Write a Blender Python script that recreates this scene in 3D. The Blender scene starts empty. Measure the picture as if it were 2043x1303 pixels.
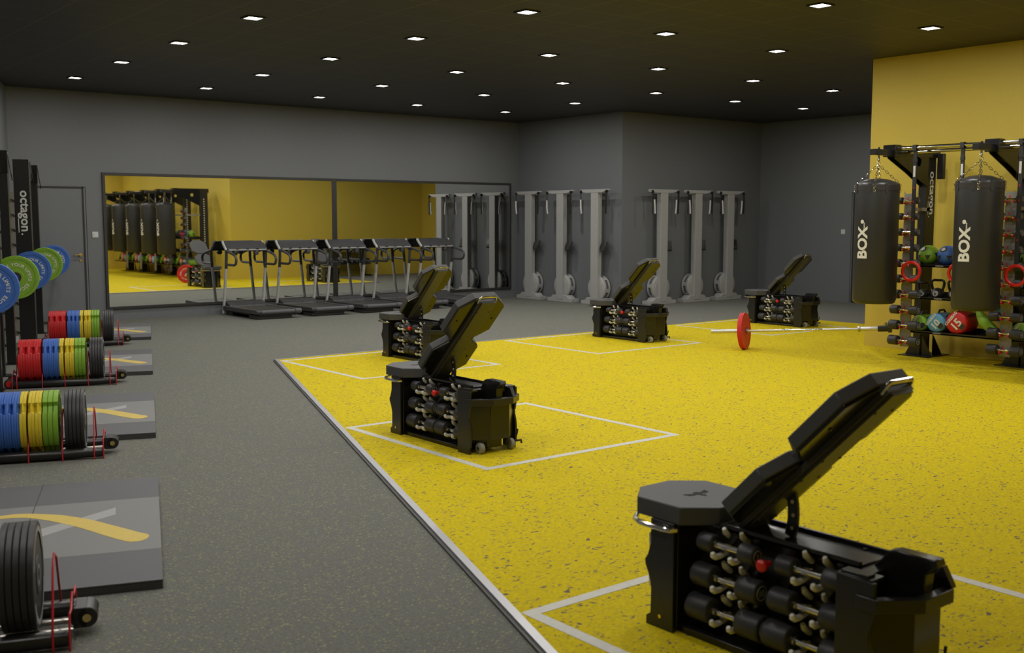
import bpy, bmesh, math, random
from mathutils import Matrix, Vector
random.seed(7)
PI = math.pi
R = math.radians
SC = bpy.context.scene
COL = SC.collection
K = 0.9925            # plan correction for things standing on the raised yellow floor
ZM = 0.012            # top of the yellow floor
CZ = 3.56             # ceiling height
YM = 17.25            # far wall
DA = R(19.8)          # the left-hand wall, platforms and racks are turned by this angle

# ------------------------------------------------------------------ materials
MATS = {}
def mat(name, col, rough=0.5, metal=0.0, var=0.08, scale=40.0, bump=0.0, spec=0.5, coat=0.0):
    if name in MATS:
        return MATS[name]
    m = bpy.data.materials.new(name); m.use_nodes = True
    nt = m.node_tree; b = nt.nodes['Principled BSDF']
    b.inputs['Roughness'].default_value = rough
    b.inputs['Metallic'].default_value = metal
    b.inputs['Specular IOR Level'].default_value = spec
    b.inputs['Coat Weight'].default_value = coat
    tc = nt.nodes.new('ShaderNodeTexCoord')
    nz = nt.nodes.new('ShaderNodeTexNoise'); nz.inputs['Scale'].default_value = scale; nz.inputs['Detail'].default_value = 4
    nt.links.new(tc.outputs['Object'], nz.inputs['Vector'])
    rp = nt.nodes.new('ShaderNodeValToRGB')
    rp.color_ramp.elements[0].position = 0.3; rp.color_ramp.elements[1].position = 0.7
    rp.color_ramp.elements[0].color = tuple(c * (1 - var) for c in col) + (1,)
    rp.color_ramp.elements[1].color = tuple(min(1, c * (1 + var)) for c in col) + (1,)
    nt.links.new(nz.outputs['Fac'], rp.inputs['Fac'])
    nt.links.new(rp.outputs['Color'], b.inputs['Base Color'])
    if bump > 0:
        bp = nt.nodes.new('ShaderNodeBump'); bp.inputs['Strength'].default_value = bump; bp.inputs['Distance'].default_value = 0.003
        nt.links.new(nz.outputs['Fac'], bp.inputs['Height']); nt.links.new(bp.outputs['Normal'], b.inputs['Normal'])
    MATS[name] = m
    return m

def flecks(name, base, layers, rough=0.8, bump=0.15):
    """rubber granulate: layers of (colour, voronoi scale, share of cells, radius, stretch)"""
    m = bpy.data.materials.new(name); m.use_nodes = True
    nt = m.node_tree; N = nt.nodes; L = nt.links; b = N['Principled BSDF']
    b.inputs['Roughness'].default_value = rough; b.inputs['Specular IOR Level'].default_value = 0.06
    tc = N.new('ShaderNodeTexCoord')
    nz = N.new('ShaderNodeTexNoise'); nz.inputs['Scale'].default_value = 60; nz.inputs['Detail'].default_value = 5
    L.new(tc.outputs['Object'], nz.inputs['Vector'])
    rp = N.new('ShaderNodeValToRGB'); rp.color_ramp.elements[0].position = .3; rp.color_ramp.elements[1].position = .7
    rp.color_ramp.elements[0].color = tuple(c * .86 for c in base) + (1,); rp.color_ramp.elements[1].color = tuple(c * 1.1 for c in base) + (1,)
    L.new(nz.outputs['Fac'], rp.inputs['Fac'])
    cur = rp.outputs['Color']
    for i, (c, sc, share, rad, st) in enumerate(layers):
        dz = N.new('ShaderNodeTexNoise'); dz.inputs['Scale'].default_value = sc * .55; dz.inputs['Detail'].default_value = 2
        L.new(tc.outputs['Object'], dz.inputs['Vector'])
        mx = N.new('ShaderNodeVectorMath'); mx.operation = 'MULTIPLY_ADD'
        mx.inputs[1].default_value = (.9 / sc * st,) * 3
        L.new(dz.outputs['Color'], mx.inputs[0]); L.new(tc.outputs['Object'], mx.inputs[2])
        mp = N.new('ShaderNodeMapping'); mp.inputs['Rotation'].default_value = (0, 0, .7 + 1.3 * i); mp.inputs['Scale'].default_value = (1, st, 1)
        mp.inputs['Location'].default_value = (3.1 * i, 1.7 * i, 0)
        L.new(mx.outputs['Vector'], mp.inputs['Vector'])
        vo = N.new('ShaderNodeTexVoronoi'); vo.inputs['Scale'].default_value = sc; vo.voronoi_dimensions = '2D'
        L.new(mp.outputs['Vector'], vo.inputs['Vector'])
        sp = N.new('ShaderNodeSeparateColor'); L.new(vo.outputs['Color'], sp.inputs['Color'])
        lt = N.new('ShaderNodeMath'); lt.operation = 'LESS_THAN'; lt.inputs[1].default_value = share; L.new(sp.outputs[0], lt.inputs[0])
        rr = N.new('ShaderNodeMath'); rr.operation = 'MULTIPLY_ADD'; rr.inputs[1].default_value = rad; rr.inputs[2].default_value = rad * .5; L.new(sp.outputs[1], rr.inputs[0])
        ds = N.new('ShaderNodeMath'); ds.operation = 'LESS_THAN'; L.new(vo.outputs['Distance'], ds.inputs[0]); L.new(rr.outputs[0], ds.inputs[1])
        mu = N.new('ShaderNodeMath'); mu.operation = 'MULTIPLY'; L.new(lt.outputs[0], mu.inputs[0]); L.new(ds.outputs[0], mu.inputs[1])
        mi = N.new('ShaderNodeMix'); mi.data_type = 'RGBA'
        L.new(mu.outputs[0], mi.inputs['Factor']); L.new(cur, mi.inputs['A']); mi.inputs['B'].default_value = tuple(c) + (1,)
        cur = mi.outputs['Result']
    L.new(cur, b.inputs['Base Color'])
    bp = N.new('ShaderNodeBump'); bp.inputs['Strength'].default_value = bump; bp.inputs['Distance'].default_value = .003
    L.new(nz.outputs['Fac'], bp.inputs['Height']); L.new(bp.outputs['Normal'], b.inputs['Normal'])
    MATS[name] = m
    return m

def ceiling_mat():
    m = bpy.data.materials.new('ceiling_tiles'); m.use_nodes = True
    nt = m.node_tree; N = nt.nodes; L = nt.links; b = N['Principled BSDF']
    b.inputs['Roughness'].default_value = .55
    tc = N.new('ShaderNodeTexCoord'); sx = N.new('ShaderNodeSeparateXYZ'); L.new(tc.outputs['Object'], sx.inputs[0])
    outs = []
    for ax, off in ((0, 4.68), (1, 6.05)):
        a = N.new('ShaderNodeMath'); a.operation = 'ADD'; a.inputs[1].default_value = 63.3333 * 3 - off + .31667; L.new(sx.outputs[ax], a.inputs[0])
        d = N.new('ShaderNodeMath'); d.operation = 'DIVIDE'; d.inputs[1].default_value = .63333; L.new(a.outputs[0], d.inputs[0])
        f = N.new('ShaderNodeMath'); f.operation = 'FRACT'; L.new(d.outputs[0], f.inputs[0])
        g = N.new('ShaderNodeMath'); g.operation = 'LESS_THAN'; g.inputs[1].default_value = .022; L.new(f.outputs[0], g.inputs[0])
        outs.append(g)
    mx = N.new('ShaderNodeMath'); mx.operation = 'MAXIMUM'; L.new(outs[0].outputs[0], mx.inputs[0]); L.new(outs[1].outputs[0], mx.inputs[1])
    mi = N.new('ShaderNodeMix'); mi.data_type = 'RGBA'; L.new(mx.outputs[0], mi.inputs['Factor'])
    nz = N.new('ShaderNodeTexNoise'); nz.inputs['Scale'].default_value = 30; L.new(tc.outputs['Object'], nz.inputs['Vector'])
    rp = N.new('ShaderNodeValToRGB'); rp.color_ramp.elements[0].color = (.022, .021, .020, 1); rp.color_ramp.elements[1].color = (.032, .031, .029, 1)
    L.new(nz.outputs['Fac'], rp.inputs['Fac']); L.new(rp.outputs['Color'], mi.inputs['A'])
    mi.inputs['B'].default_value = (.085, .078, .05, 1)  # pale grid lines: light caught by the tile bevels, put into the colour
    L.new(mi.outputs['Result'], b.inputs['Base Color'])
    MATS['ceiling'] = m
    return m

def emit(name, col, s):
    m = bpy.data.materials.new(name); m.use_nodes = True
    b = m.node_tree.nodes['Principled BSDF']
    b.inputs['Base Color'].default_value = (.8, .8, .8, 1)
    b.inputs['Emission Color'].default_value = tuple(col) + (1,); b.inputs['Emission Strength'].default_value = s
    MATS[name] = m
    return m

GREYWALL = mat('grey_paint', (.160, .170, .182), .62, var=.05, scale=90, bump=.12)
YELWALL = mat('yellow_paint', (.62, .47, .062), .6, var=.04, scale=90, bump=.1)
GREYFLOOR = flecks('grey_rubber', (.172, .174, .162), [((.30, .30, .17), 62, .20, .30, 1.2), ((.25, .25, .14), 120, .22, .3, 1.2), ((.11, .11, .11), 130, .2, .3, 1.2)], .85)
YELFLOOR = flecks('yellow_rubber', (.655, .515, .011), [((.20, .16, .09), 22, .20, .20, 2.0), ((.34, .26, .08), 38, .20, .22, 1.8), ((.55, .42, .03), 50, .25, .30, 1.4), ((.17, .14, .09), 19, .12, .17, 2.2)], .8)
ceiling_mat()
BLACK = mat('black_powder_coat', (.017, .017, .017), .30, var=.1, scale=120, bump=.05)
GLOSS = mat('black_gloss_metal', (.010, .010, .010), .18, var=.1, bump=.03)
RUBBER = mat('black_rubber', (.034, .034, .037), .45, var=.12, scale=70, bump=.12)
VINYL = mat('charcoal_vinyl', (.066, .066, .068), .55, var=.1, scale=260, bump=.25)
LEATHER = mat('black_leather', (.024, .024, .025), .38, var=.15, scale=160, bump=.2)
CHROME = mat('chrome', (.72, .70, .66), .12, 1.0, var=.03)
POLISH = mat('satin_steel', (.66, .65, .63), .38, .8, var=.04, scale=150)
STEEL = mat('brushed_steel', (.50, .48, .45), .3, 1.0, var=.06, scale=200)
EMBL = mat('emblem_black', (.006, .006, .006), .85, var=.05)
ALU = mat('aluminium_trim', (.50, .50, .53), .40, .85, var=.05, scale=150)
BRASS = mat('brass', (.75, .55, .2), .2, 1.0)
RED = mat('red_rubber', (.60, .018, .022), .45, var=.08)
REDP = mat('red_plastic', (.70, .02, .015), .35, var=.05)
REDW = mat('red_wire', (.50, .02, .03), .35, var=.05)
BLUE = mat('blue_rubber', (.055, .16, .55), .5, var=.06)
YEL = mat('yellow_rubber_plate', (.74, .58, .035), .5, var=.06)
GREEN = mat('green_rubber', (.23, .44, .035), .5, var=.06)
LBLUE = mat('sky_blue_vinyl', (.13, .40, .70), .45, var=.06)
WHITE = mat('white_print', (.75, .75, .73), .6, var=.04)
TAPE = mat('white_tape', (.62, .61, .55), .55, var=.06)
GREYPR = mat('grey_print', (.40, .40, .41), .6, var=.05)
CREAM = mat('cream_plastic', (.82, .80, .72), .35, var=.05)
TAUPE = mat('taupe_metal', (.27, .255, .215), .45, var=.08)
SKI = mat('pale_grey_metal', (.40, .40, .39), .5, var=.05)
SILVER = mat('silver_paint', (.60, .60, .58), .4, .15, var=.05)
DGREY = mat('dark_grey_plastic', (.055, .056, .06), .42, var=.08)
MGREY = mat('slate_grey_rubber', (.105, .105, .115), .6, var=.06, scale=200, bump=.1)
LGREY = mat('mid_grey_rubber', (.205, .205, .205), .6, var=.05, scale=200, bump=.1)
LOGOG = mat('pale_grey_inlay', (.36, .36, .36), .6, var=.04)
LOGOY = mat('amber_inlay', (.66, .49, .10), .6, var=.04)
FRAME = mat('charcoal_frame', (.032, .031, .03), .45, var=.06)
WHITEPL = mat('white_plastic', (.62, .62, .62), .4, var=.03)
TYRE = mat('grey_wheel', (.26, .26, .24), .5)
MIRROR = mat('mirror_silver', (.86, .87, .85), .015, 1.0, var=.0)
LINE = mat('door_gap', (.028, .027, .024), .7)
LAMP = emit('lamp_diffuser', (1, .97, .9), 14)

# ------------------------------------------------------------------ mesh tools
def NB():
    return bmesh.new()

def box(bm, c, s, M=None, bev=0.0):
    r = bmesh.ops.create_cube(bm, size=1.0, matrix=Matrix.Translation(c) @ Matrix.Diagonal((s[0], s[1], s[2], 1)))
    vs = r['verts']
    if bev > 0:
        es = list({e for v in vs for e in v.link_edges})
        rb = bmesh.ops.bevel(bm, geom=es, offset=bev, segments=2, affect='EDGES', profile=.5)
        vs = list({v for f in rb['faces'] for v in f.verts} | {v for v in vs if v.is_valid})
    if M is not None:
        bmesh.ops.transform(bm, matrix=M, verts=vs)
    return vs

def b2(bm, lo, hi, bev=0.0, M=None):
    c = [(a + b) / 2 for a, b in zip(lo, hi)]; s = [abs(b - a) for a, b in zip(lo, hi)]
    return box(bm, c, s, M, bev)

def frame_of(d):
    d = Vector(d).normalized()
    a = Vector((0, 0, 1)) if abs(d.z) < .9 else Vector((1, 0, 0))
    x = d.cross(a).normalized(); y = d.cross(x).normalized()
    return x, y, d

def cyl(bm, p0, p1, r, seg=20, r2=None, bev=0.0):
    p0 = Vector(p0); p1 = Vector(p1); x, y, d = frame_of(p1 - p0)
    L = (p1 - p0).length
    r2 = r if r2 is None else r2
    if bev > 0:
        prof = [(0, 0), (0, r - bev), (bev * .3, r - bev * .3), (bev, r), (L - bev, r2), (L - bev * .3, r2 - bev * .3), (L, r2 - bev), (L, 0)]
    else:
        prof = [(0, 0), (0, r), (L, r2), (L, 0)]
    lathe(bm, prof, p0, d, seg)

def lathe(bm, prof, org, axis, seg=24):
    """profile of (distance along axis, radius)"""
    x, y, d = frame_of(axis); org = Vector(org)
    rings = []
    for (t, r) in prof:
        if r < 1e-6:
            rings.append([bm.verts.new(org + d * t)])
        else:
            rings.append([bm.verts.new(org + d * t + (x * math.cos(2 * PI * i / seg) + y * math.sin(2 * PI * i / seg)) * r) for i in range(seg)])
    for a, b in zip(rings, rings[1:]):
        for i in range(seg):
            j = (i + 1) % seg
            try:
                if len(a) == 1 and len(b) == 1: continue
                if len(a) == 1: bm.faces.new((a[0], b[j], b[i]))
                elif len(b) == 1: bm.faces.new((a[i], a[j], b[0]))
                else: bm.faces.new((a[i], a[j], b[j], b[i]))
            except ValueError:
                pass

def sweep(bm, pts, r, seg=10, closed=False, flat=None):
    """tube along points; r may be a list; flat = (vector, ratio) squashes it along a direction"""
    pts = [Vector(p) for p in pts]; n = len(pts)
    rs = r if isinstance(r, (list, tuple)) else [r] * n
    rings = []; px = None
    for i, p in enumerate(pts):
        if closed: t = pts[(i + 1) % n] - pts[i - 1]
        else: t = pts[min(i + 1, n - 1)] - pts[max(i - 1, 0)]
        t.normalize()
        if px is None: x, y, _ = frame_of(t)
        else:
            x = (px - t * px.dot(t)).normalized(); y = t.cross(x).normalized()
        px = x
        ring = []
        for k in range(seg):
            o = (x * math.cos(2 * PI * k / seg) + y * math.sin(2 * PI * k / seg)) * rs[i]
            if flat:
                fv, fr = flat; fv = Vector(fv).normalized(); o = o - fv * o.dot(fv) * (1 - fr)
            ring.append(bm.verts.new(p + o))
        rings.append(ring)
    m = n if closed else n - 1
    for i in range(m):
        a = rings[i]; b = rings[(i + 1) % n]
        for k in range(seg):
            bm.faces.new((a[k], a[(k + 1) % seg], b[(k + 1) % seg], b[k]))
    if not closed:
        bm.faces.new(rings[0][::-1]); bm.faces.new(rings[-1])

def prism(bm, poly, a, b, T=None):
    """polygon (p,q) extruded from a to b; T maps (p,q,h) to a point"""
    T = T or (lambda p, q, h: (p, q, h))
    v0 = [bm.verts.new(T(p, q, a)) for p, q in poly]; v1 = [bm.verts.new(T(p, q, b)) for p, q in poly]
    n = len(poly)
    fs = [bm.faces.new(v0[::-1]), bm.faces.new(v1)]
    for i in range(n):
        fs.append(bm.faces.new((v0[i], v0[(i + 1) % n], v1[(i + 1) % n], v1[i])))
    return v0 + v1

def arc(cx, cy, r, a0, a1, n):
    return [(cx + r * math.cos(a0 + (a1 - a0) * i / n), cy + r * math.sin(a0 + (a1 - a0) * i / n)) for i in range(n + 1)]

def ring3(c, r, nrm, n=32):
    x, y, d = frame_of(nrm); c = Vector(c)
    return [c + (x * math.cos(2 * PI * i / n) + y * math.sin(2 * PI * i / n)) * r for i in range(n)]

def ellipsoid(bm, c, s, M=None, u=16, v=10):
    r = bmesh.ops.create_uvsphere(bm, u_segments=u, v_segments=v, radius=1.0, matrix=Matrix.Translation(c) @ (M or Matrix.Identity(4)) @ Matrix.Diagonal((s[0], s[1], s[2], 1)))
    return r['verts']

def rounded(poly, r, n=3):
    out = []; m = len(poly)
    for i in range(m):
        p0 = Vector(poly[i - 1]); p1 = Vector(poly[i]); p2 = Vector(poly[(i + 1) % m])
        a = (p0 - p1); b = (p2 - p1); rr = min(r, a.length * .45, b.length * .45)
        a = p1 + a.normalized() * rr; b = p1 + b.normalized() * rr
        for k in range(n + 1):
            t = k / n
            q = a * (1 - t) ** 2 + p1 * 2 * t * (1 - t) + b * t ** 2
            out.append((q.x, q.y))
    return out

def obj(name, bm, m, parent=None, ang=35, bev=0.0):
    bmesh.ops.recalc_face_normals(bm, faces=bm.faces)
    me = bpy.data.meshes.new(name); bm.to_mesh(me); bm.free()
    me.materials.append(m)
    for p in me.polygons: p.use_smooth = True
    me.set_sharp_from_angle(angle=R(ang))
    o = bpy.data.objects.new(name, me); COL.objects.link(o)
    if parent is not None: o.parent = parent
    if bev > 0:
        md = o.modifiers.new('edge_rounding', 'BEVEL'); md.width = bev; md.segments = 2; md.limit_method = 'ANGLE'; md.angle_limit = R(40)
    return o

def thing(name, label, cat, loc=(0, 0, 0), rotz=0.0, group=None):
    o = bpy.data.objects.new(name, None); o.empty_display_size = .1; COL.objects.link(o)
    o.location = loc; o.rotation_euler = (0, 0, rotz)
    o['label'] = label; o['category'] = cat
    if group: o['group'] = group
    return o

def tag(o, label, cat, group=None):
    o['label'] = label; o['category'] = cat
    if group: o['group'] = group
    return o

def struct(name, bm, m, parent=None, **kw):
    o = obj(name, bm, m, parent, **kw)
    if parent is None: o['kind'] = 'structure'
    return o

KIDS = {}
def dup(root, label, group=None, loc=None, rotz=None, euler=None):
    r = root.copy(); COL.objects.link(r)
    if loc is not None: r.location = loc
    if rotz is not None: r.rotation_euler = (0, 0, rotz)
    if euler is not None: r.rotation_euler = euler
    r['label'] = label
    if group: r['group'] = group
    for ch in list(root.children):
        c = ch.copy(); COL.objects.link(c); c.parent = r
        for g in list(ch.children):
            d = g.copy(); COL.objects.link(d); d.parent = c
    return r

TXT = {}
def text_mesh(s, size, bold=0.0):
    key = (s, size, bold)
    if key in TXT: return TXT[key]
    cu = bpy.data.curves.new('lettering', 'FONT'); cu.body = s; cu.size = size; cu.offset = bold; cu.resolution_u = 3
    ob = bpy.data.objects.new('lettering', cu); COL.objects.link(ob)
    dg = bpy.context.evaluated_depsgraph_get()
    me = bpy.data.meshes.new_from_object(ob.evaluated_get(dg))
    bpy.data.objects.remove(ob); bpy.data.curves.remove(cu)
    TXT[key] = me
    return me

def add_text(bm, s, size, fn, bold=0.0, center=True, sub=0):
    """letters as flat faces; fn maps (x,y) to a point"""
    me = text_mesh(s, size, bold)
    xs = [v.co.x for v in me.vertices]; ys = [v.co.y for v in me.vertices]
    ox = (min(xs) + max(xs)) / 2 if center else min(xs); oy = (min(ys) + max(ys)) / 2 if center else 0
    tb = bmesh.new(); tb.from_mesh(me)
    if sub:
        bmesh.ops.triangulate(tb, faces=tb.faces)
        bmesh.ops.subdivide_edges(tb, edges=tb.edges, cuts=sub, use_grid_fill=True)
    vm = {v: bm.verts.new(fn(v.co.x - ox, v.co.y - oy)) for v in tb.verts}
    for f in tb.faces:
        try: bm.faces.new([vm[v] for v in f.verts])
        except ValueError: pass
    tb.free()
    return max(xs) - min(xs)

def char_width(ch, size):
    if ch == ' ': return size * .16
    me = text_mesh(ch, size, 0.0); xs = [v.co.x for v in me.vertices]
    return max(xs) - min(xs)

def arc_text(bm, s, size, rad, start, fn, bold=0.0, gap=.14):
    """letters running clockwise round a circle, tops outward; start angle in radians; fn maps (p,q) on the disc to a point"""
    a = start
    for ch in s:
        w = char_width(ch, size)
        if ch != ' ':
            am = a - (w / 2) / rad; ca, sa = math.cos(am), math.sin(am)
            def f(x, y, ca=ca, sa=sa):
                rr = rad + y
                return fn(ca * rr + sa * x, sa * rr - ca * x)
            me = text_mesh(ch, size, bold); ys = [v.co.y for v in me.vertices]; oy = 0
            add_text(bm, ch, size, f, bold)
        a -= (w + size * gap) / rad
    return a

def oct_poly(x0, x1, y0, y1, cx, cy):
    return [(x0 + cx, y0), (x1 - cx, y0), (x1, y0 + cy), (x1, y1 - cy), (x1 - cx, y1), (x0 + cx, y1), (x0, y1 - cy), (x0, y0 + cy)]

U = Vector((math.sin(DA), math.cos(DA), 0)); V = Vector((math.cos(DA), -math.sin(DA), 0))
def D(v, u, z=0.0):
    p = V * v + U * u
    return Vector((p.x, p.y, z))
ORD = ['first', 'second', 'third', 'fourth', 'fifth', 'sixth', 'seventh', 'eighth', 'ninth', 'tenth', 'eleventh', 'twelfth']

# ------------------------------------------------------------------ the room
XJ, YB, XR, XY, YY, YN = 13.95, 14.22, 17.93, 11.88, 7.73, -.45
def lwall(y):   # x of the slanted left wall at depth y
    v = -1.9
    return (v + y * math.sin(DA)) / math.cos(DA)
pts = [(lwall(YN), YN), (XY, YN), (XY, YY), (XR, YY), (XR, YB), (XJ, YB), (XJ, YM), (lwall(YM), YM)]
bm = NB(); b2(bm, (-6, -3, -.2), (20, 19, 0)); struct('floor', bm, GREYFLOOR)
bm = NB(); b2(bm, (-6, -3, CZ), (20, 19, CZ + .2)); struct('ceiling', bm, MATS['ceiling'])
def wall(name, p0, p1, m, t=.15, z0=0.0):
    p0 = Vector((p0[0], p0[1], 0)); p1 = Vector((p1[0], p1[1], 0)); d = (p1 - p0); L = d.length; d.normalize()
    n = Vector((d.y, -d.x, 0))   # away from the room when walking with the room on the left
    bm = NB(); poly = [(0, 0), (L, 0), (L, t), (0, t)]
    prism(bm, poly, z0, CZ, lambda a, b, h: p0 + d * a + n * b + Vector((0, 0, h)))
    return struct(name, bm, m)
wall('wall_near', pts[0], pts[1], YELWALL)
wall('wall_right', pts[1], (XY, YY - .15), YELWALL)
wall('wall_right_end', (XY, YY), pts[3], YELWALL)
wall('wall_alcove_right', (XR, YY + 1.9), pts[4], GREYWALL)
wall('wall_alcove_right_end', pts[3], (XR, YY + 1.9), YELWALL)
wall('wall_alcove_far', pts[4], (XJ + .15, YB), GREYWALL)
wall('wall_alcove_left', pts[5], (XJ, YM), GREYWALL)
wall('wall_far', (XJ + .15, YM), (pts[7][0] - .2, YM), GREYWALL)
wall('wall_left', pts[7], pts[0], GREYWALL)

# raised yellow floor, aluminium edging and taped squares
vin = 1.39 * K
def dl(y): return (vin + y * math.sin(DA)) / math.cos(DA)
YE, XE = 11.16 * K, 14.42 * K
mat_poly = [(dl(YN), YN), (XY, YN), (XY, YY), (XE, YY), (XE, YE), (dl(YE), YE)]
bm = NB(); prism(bm, mat_poly, 0.0, ZM); struct('floor_yellow', bm, YELFLOOR)
bm = NB()
w = .040
prism(bm, [(dl(YN), YN), (dl(YE), YE), (dl(YE) - w, YE + .01), (dl(YN) - w, YN)], 0.0, ZM + .008); struct('trim_1', bm, ALU)
bm = NB(); w2 = w + .018
prism(bm, [(dl(YN) - w, YN), (dl(YE) - w, YE + .01), (dl(YE) - w2, YE + .012), (dl(YN) - w2, YN)], 0.0, ZM - .001); struct('trim_4', bm, FRAME)
bm = NB(); b2(bm, (dl(YE) - w, YE, 0), (XE + .04, YE + .045, ZM + .004)); struct('trim_2', bm, ALU)
bm = NB(); b2(bm, (XE, YY, 0), (XE + .045, YE, ZM + .004)); struct('trim_3', bm, ALU)
SQ = [(2.67, 4.495, 1.455, 3.285), (4.07, 5.885, 5.355, 7.165), (5.46, 7.25, 9.245, 11.06), (8.70, 10.565, 9.245, 11.06), (11.98, 13.8, 9.245, 11.06)]
for (x0, x1, y0, y1) in SQ:
    x0, x1, y0, y1 = [a * K for a in (x0, x1, y0, y1)]; t = .058
    bm = NB()
    o = [(x0, y0), (x1, y0), (x1, y1), (x0, y1)]; i = [(x0 + t, y0 + t), (x1 - t, y0 + t), (x1 - t, y1 - t), (x0 + t, y1 - t)]
    z = ZM + .0015
    vo = [bm.verts.new((a, b, z)) for a, b in o]; vi = [bm.verts.new((a, b, z)) for a, b in i]
    lo_ = [bm.verts.new((a, b, ZM - .004)) for a, b in o]; li = [bm.verts.new((a, b, ZM - .004)) for a, b in i]
    for k in range(4):
        j = (k + 1) % 4
        bm.faces.new((vo[k], vo[j], vi[j], vi[k])); bm.faces.new((vo[k], lo_[k], lo_[j], vo[j])); bm.faces.new((vi[k], vi[j], li[j], li[k]))
        bm.faces.new((lo_[k], li[k], li[j], lo_[j]))
    struct('floor_marking', bm, TAPE)

# doors, switches
def door(name, org, ax, nrm, w, h, hand):
    """leaf flush with the wall, outlined by its frame; ax = direction along the wall, nrm into the room"""
    org = Vector(org); ax = Vector(ax); nrm = Vector(nrm)
    T = lambda a, b, hh: org + ax * a + Vector((0, 0, b)) + nrm * hh
    bm = NB(); prism(bm, [(0, .0), (w, .0), (w, h), (0, h)], -.02, .012, T)
    d = struct(name, bm, GREYWALL)
    bm = NB()
    for (a0, a1, c0, c1) in ((-.036, 0, 0, h + .012), (w, w + .036, 0, h + .012)):
        prism(bm, [(a0, c0), (a1, c0), (a1, c1), (a0, c1)], -.02, .022, T)
    obj('door_frame', bm, GREYWALL, d, bev=.003)
    bm = NB()
    for (a0, a1, c0, c1) in ((-.012, .012, .02, h + .012), (w - .012, w + .012, .02, h + .012), (0, w, h - .012, h + .012), (-.044, -.034, 0, h + .012), (w + .034, w + .044, 0, h + .012), (-.036, 0, h, h + .012), (w, w + .036, h, h + .012), (0, w, 0, .035)):
        prism(bm, [(a0, c0), (a1, c0), (a1, c1), (a0, c1)], -.02, .0235, T)
    obj('door_gap', bm, LINE, d)
    hx = w - .07 if hand > 0 else .07
    bm = NB(); cyl(bm, T(hx, 1.05, .01), T(hx, 1.05, .03), .026, 16); cyl(bm, T(hx, 1.05, .02), T(hx, 1.05, .07), .011, 12)
    sweep(bm, [T(hx, 1.05, .065), T(hx - hand * .03, 1.05, .068), T(hx - hand * .12, 1.048, .065)], .010, 8)
    cyl(bm, T(hx, .96, .01), T(hx, .96, .022), .016, 12)
    obj('door_handle', bm, BRASS, d)
door('door_1', (4.42, YM, 0), (1, 0, 0), (0, -1, 0), .82, 2.09, 1)
door('door_2', (XR, 11.05, 0), (0, 1, 0), (-1, 0, 0), .92, 2.10, -1)
def switch(org, ax, nrm, label):
    org = Vector(org); ax = Vector(ax); nrm = Vector(nrm); T = lambda a, b, h: (ax * a + Vector((0, 0, b)) + nrm * h)
    t = thing('light_switch', label, 'light switch', org)
    bm = NB(); prism(bm, rounded([(-.045, -.045), (.045, -.045), (.045, .045), (-.045, .045)], .01), 0, .01, T); obj('plate', bm, WHITEPL, t)
    bm = NB(); prism(bm, rounded([(-.022, -.03), (.022, -.03), (.022, .03), (-.022, .03)], .006), .008, .015, T); obj('rocker', bm, WHITEPL, t)
switch((5.41, YM, 1.36), (1, 0, 0), (0, -1, 0), 'white light switch on the far grey wall between the door and the mirror')
switch((XR, 12.2, 1.36), (0, 1, 0), (-1, 0, 0), 'small white light switch on the grey wall left of the door behind the punching bag')

# wall mirrors
def wmirror(x0, x1, label):
    z0, z1 = .168, 2.33; f = .045
    t = thing('wall_mirror', label, 'mirror', (x0, YM, z0)); L = x1 - x0; h = z1 - z0
    bm = NB(); b2(bm, (f, -.016, f), (L - f, -.002, h - f)); obj('glass', bm, MIRROR, t)
    bm = NB()
    b2(bm, (0, -.032, 0), (f, 0, h)); b2(bm, (L - f, -.032, 0), (L, 0, h)); b2(bm, (f, -.032, 0), (L - f, 0, f)); b2(bm, (f, -.032, h - f), (L - f, 0, h))
    obj('frame', bm, FRAME, t, bev=.004)
wmirror(5.54, 9.655, 'large dark-framed wall mirror nearest the grey door, reflecting the punching bags')
wmirror(9.655, 13.74, 'large dark-framed wall mirror beside the ski machines, reflecting them at its right end')

# ------------------------------------------------------------------ ceiling lights
lx = [.90, 2.80, 4.70, 6.60, 8.50, 10.38, 12.31, 14.20, 16.05]; ly = [15.60, 13.70, 11.82, 9.93, 8.03, 6.10, 4.2, 2.3, .4]  # leftmost column is unseen, added to brighten the front-left grey floor
rows = {0: (5, 6, 7), 1: (3, 4, 5, 6), 2: range(7), 3: range(7), 4: range(9), 5: range(9), 6: (0, 1, 2, 3), 7: (2, 3), 8: (2,)}
big = None
LP = 15.0
for i, x in enumerate(lx):
    for j in rows[i]:
        y = ly[j]
        if lwall(y) + .5 > x: continue
        n = [q for q in rows[i] if not lwall(ly[q]) + .5 > x].index(j)
        lab = 'square ceiling downlight, %s from the far wall in the %s row from the left' % (ORD[n], ORD[i - 2]) if i > 1 else 'unseen square ceiling downlight left of the picture, %s in the %s row there' % (ORD[n], ORD[i])
        if big is None:
            big = thing('ceiling_light', lab, 'ceiling light', (x, y, CZ), 0, 'square downlights in the dark ceiling')
            bm = NB(); a, b = .092, .072
            for (p, q) in (((-a, -a), (a, -b)), ((-a, b), (a, a)), ((-a, -b), (-b, b)), ((b, -b), (a, b))):
                b2(bm, (p[0], p[1], -.012), (q[0], q[1], 0))
            obj('frame', bm, BLACK, big)
            bm = NB(); b2(bm, (-b, -b, -.008), (b, b, 0)); obj('diffuser', bm, LAMP, big)
        else:
            dup(big, lab, loc=(x, y, CZ))
        L = bpy.data.lights.new('downlight_lamp', 'AREA'); L.shape = 'SQUARE'; L.size = .12; L.energy = LP; L.color = (1, .965, .90)
        lo = bpy.data.objects.new('downlight_lamp', L); COL.objects.link(lo); lo.location = (x, y, CZ - .014)

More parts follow.
